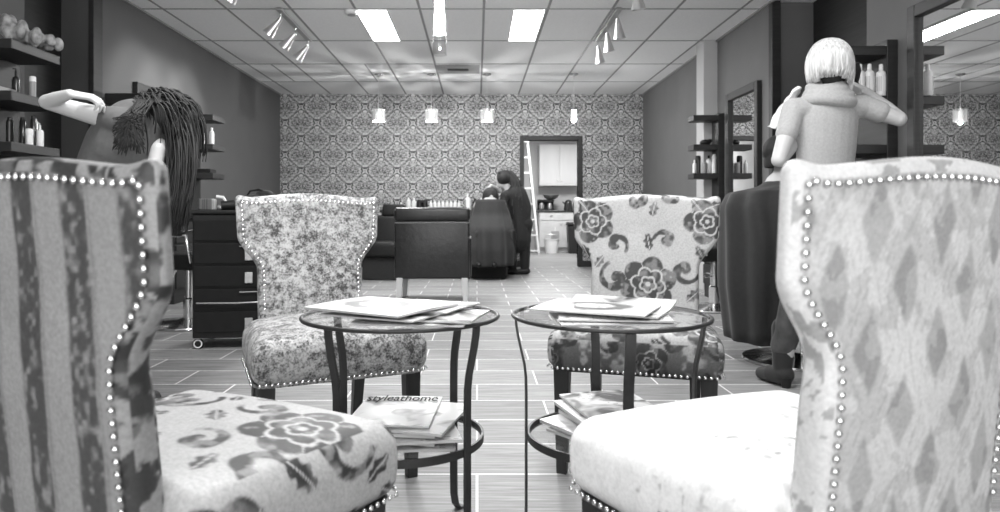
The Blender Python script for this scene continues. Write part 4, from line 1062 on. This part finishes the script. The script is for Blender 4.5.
# ---- the blonde stylist
Y0 = 3.5
root = empty('person', (1.70, Y0, 0), 0, 'person with a blonde bob in a grey cowl-neck top, seen from behind, arms raised', 'person')
org = V3((1.70, Y0, 0))
def Q(px, py, Y=None): return P(px, py, Y or Y0)-org
hipL, hipR = Q(808, 206), Q(840, 206); shL, shR = Q(794, 109), Q(862, 106)
knL, anL = Q(797, 290, 3.44), Q(783, 366, 3.50); knR, anR = Q(842, 290, 3.46), Q(848, 366, 3.54)
elL, wrL = Q(779, 160, 3.44), Q(806, 128, 3.64); elR, wrR = Q(899, 119, 3.46), Q(866, 92, 3.66)
hd = Q(829, 64, 3.50)
b = MB()
chain(b, [Q(824, 205), Q(825, 175), Q(826, 145), Q(827, 118), Q(827, 106)], [.135, .115, .125, .135, .09], flat=.66, side=(1, 0, 0))
b.cap(shL, .05, shR, .05); chain(b, [Q(828, 104), Q(829, 84), hd-V3((0, 0, .05))], [.06, .052, .052])
head(b, hd, (.35, .93, -.08))
chain(b, [shL, shL.lerp(elL, .5), elL], [.050, .044, .036]); chain(b, [elL, elL.lerp(wrL, .4), wrL], [.037, .036, .025])
chain(b, [shR, shR.lerp(elR, .5), elR], [.050, .044, .036]); chain(b, [elR, elR.lerp(wrR, .4), wrR], [.037, .036, .025])
hand(b, wrL, (V3((.3, .9, .1))), (1, 0, -.2), .5, 1); hand(b, wrR, (V3((-.45, .75, .45))), (-.5, -.3, -.6), .75, -1)
for h, k, a in ((hipL, knL, anL), (hipR, knR, anR)):
    chain(b, [h, k, k.lerp(a, .35), a], [.085, .055, .052, .036]); b.cap(V3((a.x, a.y-.01, .055)), .034, V3((a.x-.02, a.y+.14, .035)), .026)
b.remesh('body', M['skin'], root, .005, 3)
b = MB()
chain(b, [Q(823, 196), Q(825, 172), Q(826, 145), Q(827, 120)], [.150, .135, .146, .150], flat=.68, side=(1, 0, 0), n=22)
b.cap(shL+V3((.015, 0, -.005)), .062, shR+V3((-.015, 0, -.005)), .062)
chain(b, [shL, shL.lerp(elL, .48)], [.058, .053]); chain(b, [shR, shR.lerp(elR, .46)], [.058, .055])
b.remesh('knit_top', M['shirt_grey'], root, .007, 4)
b = MB()      # the cowl: three slumped rolls of knit
for k, (z, r, ry, th, tx) in enumerate(((.0, .108, .10, .030, .0), (.028, .092, .088, .028, .006), (.058, .078, .078, .024, .0), (.078, .066, .068, .016, .004))):
    c = Q(827, 103)+V3((tx, 0, z+.01)); ring = []
    for i in range(30):
        a = 2*PI*i/30; ring.append(c+V3((r*math.cos(a), ry*math.sin(a), .008*math.sin(2*a+k)+.012*math.sin(a))))
    b.tube(ring, th, 10, closed=True)
b.remesh('cowl_collar', M['shirt_grey'], root, .006, 2)
b = MB(); b.cap(hipL+V3((0, 0, .03)), .115, hipR+V3((0, 0, .03)), .115, flat=.9)
for h, k, a in ((hipL, knL, anL), (hipR, knR, anR)): chain(b, [h, h.lerp(k, .5), k, k.lerp(a, .35), a+V3((0, 0, .10))], [.105, .088, .070, .070, .060])
b.remesh('jeans', M['denim'], root, .008, 2)
for a in (anL, anR):
    b = MB(); ax, ay = a.x, a.y
    chain(b, [V3((ax+.004, ay, .29)), V3((ax, ay, .17)), V3((ax-.004, ay, .09))], [.058, .052, .046]); chain(b, [V3((ax, ay-.01, .06)), V3((ax-.03, ay+.06, .05)), V3((ax-.05, ay+.14, .034))], [.050, .044, .032])
    b.remesh('boot', M['black_matte'], root, .006, 2)
    b = MB(); b.lathe([(0, 0), (.020, 0), (.030, .05), (0, .06)], c=(ax, ay-.035, -.0), n=14); b.build('boot_heel', M['black'], root, True)
b = MB(); hp = []
for ring, (zz, lift) in enumerate(((1, 0), (.9, .006), (.9, .012))):
    for k in range(90):
        a = 2*PI*k/90+ring*.03; ca, sa = math.cos(a), math.sin(a)
        front = sa > .62
        if front: continue
        rx, ry = .090+lift, .112+lift; side_ = max(0, ca)
        end = -.088-.045*side_+(.018 if sa < -.5 else .0)+random.uniform(-.014, .008)
        p0 = hd+V3((ca*.012, sa*.012+.01, .122)); p1 = hd+V3((rx*ca*.8, ry*sa*.8-.004, .118)); p2 = hd+V3((rx*ca*1.26, ry*sa*1.22-.01, .02)); p3 = hd+V3((rx*ca*.92, ry*sa*.86-.005, end))
        hp.append(bez(p0, p1, p2, p3, 12))
strands(b, hp, .0075, .0045, 5); b.ell(hd+V3((0, -.008, .03)), (.088, .104, .094)); b.build('hair', M['blonde'], root, True, angle=180)
b = MB(); hp = []
for k in range(16):
    a = -PI/2+(-7.5+k)*.13; ca, sa = math.cos(a), math.sin(a)
    hp.append(bez(hd+V3((ca*.07, sa*.085, -.02)), hd+V3((ca*.080, sa*.092, -.06)), hd+V3((ca*.070, sa*.080, -.09)), hd+V3((ca*.05, sa*.062, -.108+random.uniform(-.006, .006))), 7))
strands(b, hp, .010, .005); b.remesh('nape_hair_and_shadow', M['brunette'], root, .005, 1)['label'] = 'dark under-layer of hair at the nape, the shadow there in its colour'  # dark strands that also stand in for the shadow under the bob
# dryer and towel
hc = P(851, 80, 3.76)
t = empty('blow_dryer', hc, 0, 'black blow dryer held up in the blonde stylist\'s right hand', 'hair dryer')
b = MB(); b.tube([(-.005, -.03, .085), (0, -.02, .05), (.0, 0, .0), (-.02, .08, -.05)], [.030, .040, .040, .030], 18); b.build('barrel', M['black'], t, True)
b = MB(); b.tube([(.01, 0, .0), (.035, -.01, -.05), (.045, -.015, -.10)], [.018, .016, .017], 12); b.build('handle', M['black'], t, True)
b = MB(); b.tube([(-.02, .08, -.05), (-.03, .12, -.075)], [.031, .020], 16); b.build('nozzle', M['black_gloss'], t, True)
def draped(name, mat, pts, label, cat, thick=.006):   # a strip of cloth laid over a path: list of (centre, half width vector)
    N = 22; K = 12; b = MB(); top = []; bot = []
    for i in range(N):
        u = i/(N-1)*(len(pts)-1); k = min(int(u), len(pts)-2); f = u-k; f = f*f*(3-2*f)
        c = V3(pts[k][0]).lerp(V3(pts[k+1][0]), f); w = V3(pts[k][1]).lerp(V3(pts[k+1][1]), f)
        tg = (V3(pts[k+1][0])-V3(pts[k][0])).normalized(); nn = w.cross(tg).normalized()
        r1 = []; r2 = []
        for j in range(K):
            v = j/(K-1)*2-1; p = c+w*v+nn*(.008*math.sin(v*7+i*.3)+.004*math.sin(i*1.1+v*3))
            r1.append(b.bm.verts.new(p+nn*thick/2)); r2.append(b.bm.verts.new(p-nn*thick/2))
        top.append(r1); bot.append(r2)
    for i in range(N-1):
        for j in range(K-1):
            b.bm.faces.new((top[i][j], top[i][j+1], top[i+1][j+1], top[i+1][j])); b.bm.faces.new((bot[i][j], bot[i+1][j], bot[i+1][j+1], bot[i][j+1]))
        b.bm.faces.new((top[i][0], top[i+1][0], bot[i+1][0], bot[i][0])); b.bm.faces.new((top[i][-1], bot[i][-1], bot[i+1][-1], top[i+1][-1]))
    for j in range(K-1):
        b.bm.faces.new((top[0][j], bot[0][j], bot[0][j+1], top[0][j+1])); b.bm.faces.new((top[-1][j], top[-1][j+1], bot[-1][j+1], bot[-1][j]))
    return tag(b.build(name, mat, None, True, angle=180), label, cat)
draped('towel', simple('white_terry', .75, .9, noise=.06, nscale=80, bump=.4), [(P(799, 88, 3.60), (.02, .05, .0)), (P(792, 98, 3.60), (.03, .06, .0)), (P(779, 112, 3.58), (.02, .06, .01)), (P(772, 128, 3.58), (.01, .05, .01))], 'white towel slung over the blonde stylist\'s left shoulder', 'towel', .012)

# ---- the stylist with long dark hair at left
Y0 = 2.95; org = V3(((104-477)*Y0/F, Y0, 0))
root = empty('person', org, 0, 'person in a charcoal top bent over at left, long dark hair, one bare elbow out', 'person')
hipL, hipR = Q(84, 196, 2.95), Q(126, 196, 3.02); shL, shR = Q(112, 120, 2.90), Q(158, 126, 3.10)
elL, wrL = Q(47, 102, 2.86), Q(70, 94, 2.77); elR, wrR = Q(158, 150, 2.96), Q(152, 182, 2.92)
hd = Q(164, 120, 3.05)
b = MB()
chain(b, [Q(104, 200), Q(108, 170), Q(120, 145), Q(134, 126, 3.0)], [.13, .115, .12, .115], flat=.72, side=(1, 0, 0))
b.cap(shL, .05, shR, .05); chain(b, [Q(140, 124, 3.0), hd], [.055, .05]); head(b, hd, (.75, .45, -.5), (.4, .1, .7))
chain(b, [shL, shL.lerp(elL, .5), elL], [.046, .038, .031]); chain(b, [elL, elL.lerp(wrL, .45), wrL], [.031, .028, .020])
chain(b, [shR, elR], [.045, .036]); chain(b, [elR, wrR], [.036, .025])
hand(b, wrL, Q(90, 97, 2.80)-wrL, (.25, .5, -1), .45, 1, .92); hand(b, wrR, (0, .2, -1), (1, 0, 0), .4, 1, .95)
knL, anL, knR, anR = V3((-.14, -.02, .50)), V3((-.15, .02, .09)), V3((.10, .0, .50)), V3((.12, .04, .09))
for h, k, a in ((hipL, knL, anL), (hipR, knR, anR)):
    chain(b, [h, k, k.lerp(a, .35), a], [.085, .055, .052, .036]); b.cap(V3((a.x, a.y-.01, .050)), .034, V3((a.x, a.y+.14, .035)), .026)
b.remesh('body', M['skin'], root, .005, 3)
b = MB(); chain(b, [Q(104, 196), Q(109, 170), Q(120, 146), Q(132, 128, 2.98)], [.150, .135, .142, .132], flat=.75, side=(1, 0, 0), n=22)
b.cap(shL+V3((.03, 0, -.01)), .064, shR, .062); b.cap(shL, .060, shL+V3((-.012, 0, .003)), .056); b.cap(shR, .06, shR.lerp(elR, .6), .055)
b.remesh('jersey_top', M['shirt_dark'], root, .007, 4)
b = MB(); b.cap(hipL, .115, hipR, .115)
for h, k, a in ((hipL, knL, anL), (hipR, knR, anR)): chain(b, [h, h.lerp(k, .5), k, a+V3((0, 0, .04))], [.10, .085, .064, .048])
b.remesh('trousers', M['black_matte'], root, .009, 2)
for a in (anL, anR):
    b = MB(); chain(b, [V3((a.x, a.y-.02, .055)), V3((a.x, a.y+.07, .05)), V3((a.x, a.y+.15, .036))], [.045, .044, .034]); b.cap(V3((a.x, a.y, .09)), .045, V3((a.x, a.y, .06)), .046); b.remesh('shoe', M['black'], root, .006, 2)
b = MB(); hp = []; rnd = random.Random(7)
for k in range(560):
    u = rnd.random(); a = rnd.uniform(0, 2*PI)
    s0 = hd+V3((.07*math.cos(a)-.03, .07*math.sin(a), .07+.04*rnd.random()))
    ex = 155+33*u; ey = 238-30*abs(u-.45)*2*rnd.random()-rnd.random()*25
    e = Q(ex, ey, rnd.uniform(2.85, 3.15)); m1 = hd+V3((.06+.10*u+rnd.uniform(-.02, .02), rnd.uniform(-.1, .08), .06)); m2 = Q(164+28*u, 175+rnd.uniform(-10, 10), rnd.uniform(2.85, 3.12))
    hp.append(bez(s0, m1, m2+V3((.03, 0, .04)), e, 12))
for k in range(220):        # the part that falls over the shoulder blade
    s0 = hd+V3((-.05+rnd.uniform(-.03, .05), -.06, .07+rnd.uniform(-.02, .03))); ex = rnd.uniform(112, 146); e = Q(ex, rnd.uniform(118, 158)-.25*abs(ex-126), 2.79); m1 = Q(rnd.uniform(128, 150), 106+rnd.uniform(-3, 6), 2.84); m2 = Q(rnd.uniform(120, 140), rnd.uniform(112, 128), 2.78)
    hp.append(bez(s0, m1, m2, e, 10))
for k in range(300):       # hair lying over the scalp before it falls
    a = rnd.uniform(0, 2*PI); g = rnd.uniform(.25, 1.5); dr = V3((math.cos(a)*math.sin(g), math.sin(a)*math.sin(g), math.cos(g)))
    s0 = hd+V3((dr.x*.112, dr.y*.116, dr.z*.112+.02)); e = s0+V3((dr.x*.03+.03, dr.y*.03, -.10-.12*rnd.random())); hp.append(bez(s0+V3((-.02, 0, .002)), s0+V3((dr.x*.05, dr.y*.05, .03)), e+V3((.02, 0, .09)), e, 7))
strands(b, hp, .0048, .0018, 4); b.ell(hd+V3((-.005, 0, .015)), (.108, .112, .112)); b.build('hair', M['brunette'], root, True, angle=180)

# ---- stylist at the back and the two clients
def seated(org_, rz, label, caped, headc, face, hairm, capeloft, skinm, hairlong=False, arms=True):
    root = empty('person', org_, rz, label, 'person')
    b = MB()
    hipz = .58; chain(b, [V3((0, -.02, hipz)), V3((0, -.08, .78)), V3((0, -.12, .98))], [.13, .115, .13], flat=.7, side=(1, 0, 0))
    b.cap(V3((-.15, -.12, 1.00)), .05, V3((.15, -.12, 1.00)), .05); chain(b, [V3((0, -.12, 1.02)), V3(headc)-V3((0, 0, .03))], [.055, .05]); head(b, headc, face)
    for s in (-1, 1):
        chain(b, [V3((s*.09, -.02, .56)), V3((s*.10, .38, .58)), V3((s*.10, .44, .22))], [.085, .058, .042]); b.cap(V3((s*.10, .43, .215)), .032, V3((s*.10, .55, .20)), .026)
        chain(b, [V3((s*.18, -.12, .99)), V3((s*.23, -.04, .76)), V3((s*.10, .16, .70))], [.046, .036, .025]); hand(b, V3((s*.10, .16, .70)), (-s*.5, .7, -.1), (0, 0, -1), .4, s)
    b.remesh('body', skinm, root, .008, 2)
    b = MB(); b.cap(V3((-.08, 0, .57)), .11, V3((.08, 0, .57)), .11)
    for s in (-1, 1): chain(b, [V3((s*.09, -.02, .57)), V3((s*.10, .38, .59)), V3((s*.10, .44, .27))], [.10, .072, .055])
    b.remesh('trousers', M['black_matte'], root, .011, 2)
    for s in (-1, 1):
        b = MB(); chain(b, [V3((s*.10, .42, .225)), V3((s*.10, .57, .205))], [.042, .034]); b.remesh('shoe', M['black'], root, .008, 1)
    # cape
    b = MB(); rings = []; n = 64
    for i in range(26):
        u = i/25*(len(capeloft)-1); k = min(int(u), len(capeloft)-2); f = u-k
        A, B = capeloft[k], capeloft[k+1]; z, cx, cy, rx, ry = [A[j]*(1-f)+B[j]*f for j in range(5)]
        w = min(1, i/12)
        rings.append([b.bm.verts.new((cx+rx*math.cos(2*PI*q/n)*(1+.07*w*math.sin(9*2*PI*q/n+z*2)), cy+ry*math.sin(2*PI*q/n)*(1+.07*w*math.sin(9*2*PI*q/n+z*2)), z)) for q in range(n)])
    for a, c in zip(rings, rings[1:]):
        for q in range(n): b.bm.faces.new((a[q], a[(q+1) % n], c[(q+1) % n], c[q]))
    o = b.build('cape', M['black_matte'], root, True, angle=180); md = o.modifiers.new('thickness', 'SOLIDIFY'); md.thickness = .004
    b = MB(); hp = []; hcv = V3(headc); f = V3(face).normalized()
    for k in range(46):
        a = 2*PI*k/46; d = V3((math.cos(a), math.sin(a), 0))
        if d.dot(V3((f.x, f.y, 0))) > .6: continue
        ln = -.24 if hairlong else -.07
        hp.append(bez(hcv+d*.02+V3((0, 0, .12)), hcv+d*.10+V3((0, 0, .12)), hcv+d*.12+V3((0, 0, 0)), hcv+d*.10+V3((0, 0, ln)), 9))
    strands(b, hp, .014, .008); b.ell(hcv+V3((0, 0, .03))-f*.03, (.086, .098, .09)); b.remesh('hair', hairm, root, .008, 1)
    return root
# right client: faces the wall mirror, cape thrown over the chair back.  local +y is towards the mirror
seated((1.90, 4.10, 0), R(-90), 'person seated under a long black cape, hidden behind the blonde stylist', True, (0, -.10, 1.20), (0, 1, -.1), M['brunette'],
       [(1.06, 0, -.10, .09, .09), (1.02, 0, -.12, .20, .12), (.985, 0, -.20, .27, .21), (.90, 0, -.21, .31, .235), (.72, 0, -.21, .35, .235), (.45, 0, -.23, .33, .22), (.13, 0, -.25, .26, .17)], M['skin_far'])
seated((.17, 9.55, 0), R(175), 'person reclining in a black cape at the back, head being worked on', True, (0, -.20, 1.10), (-.1, .55, .8), M['brunette'],
       [(1.07, 0, -.15, .07, .07), (1.05, 0, -.14, .21, .12), (.86, 0, -.10, .27, .20), (.66, 0, .06, .33, .40), (.40, 0, .16, .34, .42), (.18, 0, .18, .33, .42)], M['skin'])
Y0 = 9.95; org = V3(((515-477)*Y0/F, Y0, 0))
root = empty('person', org, 0, 'person all in black with long dark hair, stooping over the reclining client at the back', 'person')
hipL, hipR = Q(512, 224), Q(524, 224); shL, shR = Q(505, 196, 9.85), Q(513, 192, 10.1); hd = Q(502, 180)
elL, wrL = Q(499, 214, 9.75), Q(492, 206, 9.72); elR, wrR = Q(497, 190, 10.0), Q(491, 186, 9.8)
b = MB(); chain(b, [Q(518, 226), Q(519, 212), Q(515, 199)], [.14, .125, .13], flat=.8, side=(1, 0, 0)); b.cap(shL, .05, shR, .05); chain(b, [Q(511, 194), hd], [.06, .05]); head(b, hd, (-.8, .0, -.6), (-.4, 0, .8))
chain(b, [shL, elL, wrL], [.05, .04, .03]); chain(b, [shR, elR, wrR], [.05, .04, .03]); hand(b, wrL, (-1, 0, .2), (0, .3, -1), .4, 1); hand(b, wrR, (-.8, 0, -.5), (0, .3, -1), .4, -1)
for h, x in ((hipL, -.04), (hipR, .14)):
    chain(b, [h, V3((x, 0, .48)), V3((x, .02, .09))], [.09, .06, .04]); b.cap(V3((x, 0, .04)), .034, V3((x-.14, 0, .034)), .026)
b.remesh('body', M['skin'], root, .009, 2)
b = MB(); chain(b, [Q(518, 240), Q(519, 222), Q(520, 208), Q(516, 196)], [.19, .165, .165, .165], flat=.85, side=(1, 0, 0)); b.cap(shL, .07, shR, .075); b.cap(shL, .062, shL.lerp(elL, .55), .055); b.cap(shR, .062, shR.lerp(elR, .5), .055); b.remesh('black_top', M['black_matte'], root, .012, 3)
b = MB(); b.cap(hipL, .13, hipR, .13)
for h, x in ((hipL, -.04), (hipR, .14)): chain(b, [h, V3((x, 0, .48)), V3((x, .02, .12))], [.12, .085, .07])
b.remesh('trousers', M['black_matte'], root, .012, 2)
for x in (-.04, .14):
    b = MB(); chain(b, [V3((x+.03, .0, .05)), V3((x-.15, 0, .036))], [.05, .036]); b.remesh('shoe', M['black'], root, .009, 1)
b = MB(); hp = []
for k in range(60):
    u = rnd.random(); hp.append(bez(hd+V3((rnd.uniform(-.06, .06), rnd.uniform(-.08, .08), .10)), Q(508+6*u, 166+4*rnd.random()), Q(514+8*u, 178+8*rnd.random(), rnd.uniform(9.8, 10.1)), Q(512+12*u, 205+rnd.uniform(-8, 10), rnd.uniform(9.78, 10.1)), 9))
strands(b, hp, .022, .010, 5); b.ell(hd+V3((.02, 0, .03)), (.11, .11, .11)); b.remesh('hair', M['brunette'], root, .010, 1)

# ------------------------------------------------------------ light and camera
def light(kind, name, loc, energy, **kw):
    l = bpy.data.lights.new(name, kind); l.energy = energy
    for k, v in kw.items(): setattr(l, k, v)
    o = bpy.data.objects.new(name, l); COL.objects.link(o); o.location = loc; return o
w = bpy.data.worlds.new('daylight'); SC.world = w; w.use_nodes = True
w.node_tree.nodes['Background'].inputs[0].default_value = (1, 1, 1, 1); wx = NX(w.node_tree); wz = wx.xyz('Generated')[2]
w.node_tree.links.new(wx.ramp(wz, -.25, .25, 6.0, 2.8), w.node_tree.nodes['Background'].inputs[1])
o = light('AREA', 'window_portal', (-.225, YF-.02, 1.385), 1, shape='RECTANGLE', size=5.45, size_y=2.53); o.rotation_euler = (R(90), 0, 0); o.data.cycles.is_portal = True
# the lit panels, two added fill lamps without fixtures, the pendants and the spot heads
for i, (x, y) in enumerate(((-1.01, 7.255), (.50, 7.255))):
    light('AREA', 'panel_and_fill_lamp', (x, y, ZC-.02), 70, shape='RECTANGLE', size=.28, size_y=1.18)
for x in (-1.01, .50, ): light('AREA', 'panel_and_fill_lamp', (x, 2.4, ZC-.02), 60, shape='RECTANGLE', size=.28, size_y=1.18)  # added fill lamps out of view, no fixture, to brighten the front of the room
for (px, Y), k, lb in PX: light('POINT', 'pendant_glow', ((px-477)*Y/F, Y, CAMZ+91*Y/F), 26, shadow_soft_size=.012)
light('POINT', 'pendant_glow', ((439.5-477)*4.9/F, 4.9, CAMZ+168*4.9/F), 18, shadow_soft_size=.008)
def spot(loc, tgt, e, ang=55):
    o = light('SPOT', 'spot_beam', loc, e, spot_size=R(ang), spot_blend=.7, shadow_soft_size=.04); o.rotation_euler = (V3(tgt)-V3(loc)).to_track_quat('-Z', 'Y').to_euler()
for y in (6.7, 7.22, 7.76): spot((-2.0, y, 2.52), (-3.2, y-.1, 1.9), 60, 60)
for y in (6.7, 7.22, 7.76): spot((1.38, y, 2.52), (1.9, y-.4, 0), 30, 70)
spot((-2.0, 5.6, 2.52), (-3.0, 5.4, .8), 25); spot((1.36, 5.7, 2.52), (1.8, 5.3, 0), 40, 70)
light('AREA', 'kitchenette_lamp', (1.6, 14.0, 2.66), 110, shape='SQUARE', size=1.0)
cam = bpy.data.cameras.new('camera'); co = bpy.data.objects.new('camera', cam); COL.objects.link(co); SC.camera = co
co.location = (0, 0, CAMZ); co.rotation_euler = (R(90), 0, 0)
cam.sensor_width = 36; cam.lens = 36*F/1000; cam.shift_x = .023; cam.shift_y = -.042; cam.clip_start = .02
cam.dof.use_dof = True; cam.dof.focus_distance = 2.6; cam.dof.aperture_fstop = 4.8
vs = SC.view_settings; vs.view_transform = 'Standard'; vs.look = 'None'; vs.gamma = 1; vs.exposure = 0; vs.use_curve_mapping = False
SC.cycles.use_denoising = True
SC.cycles.max_bounces = 8; SC.cycles.transparent_max_bounces = 12; SC.cycles.caustics_reflective = False; SC.cycles.caustics_refractive = False; SC.cycles.sample_clamp_indirect = 6
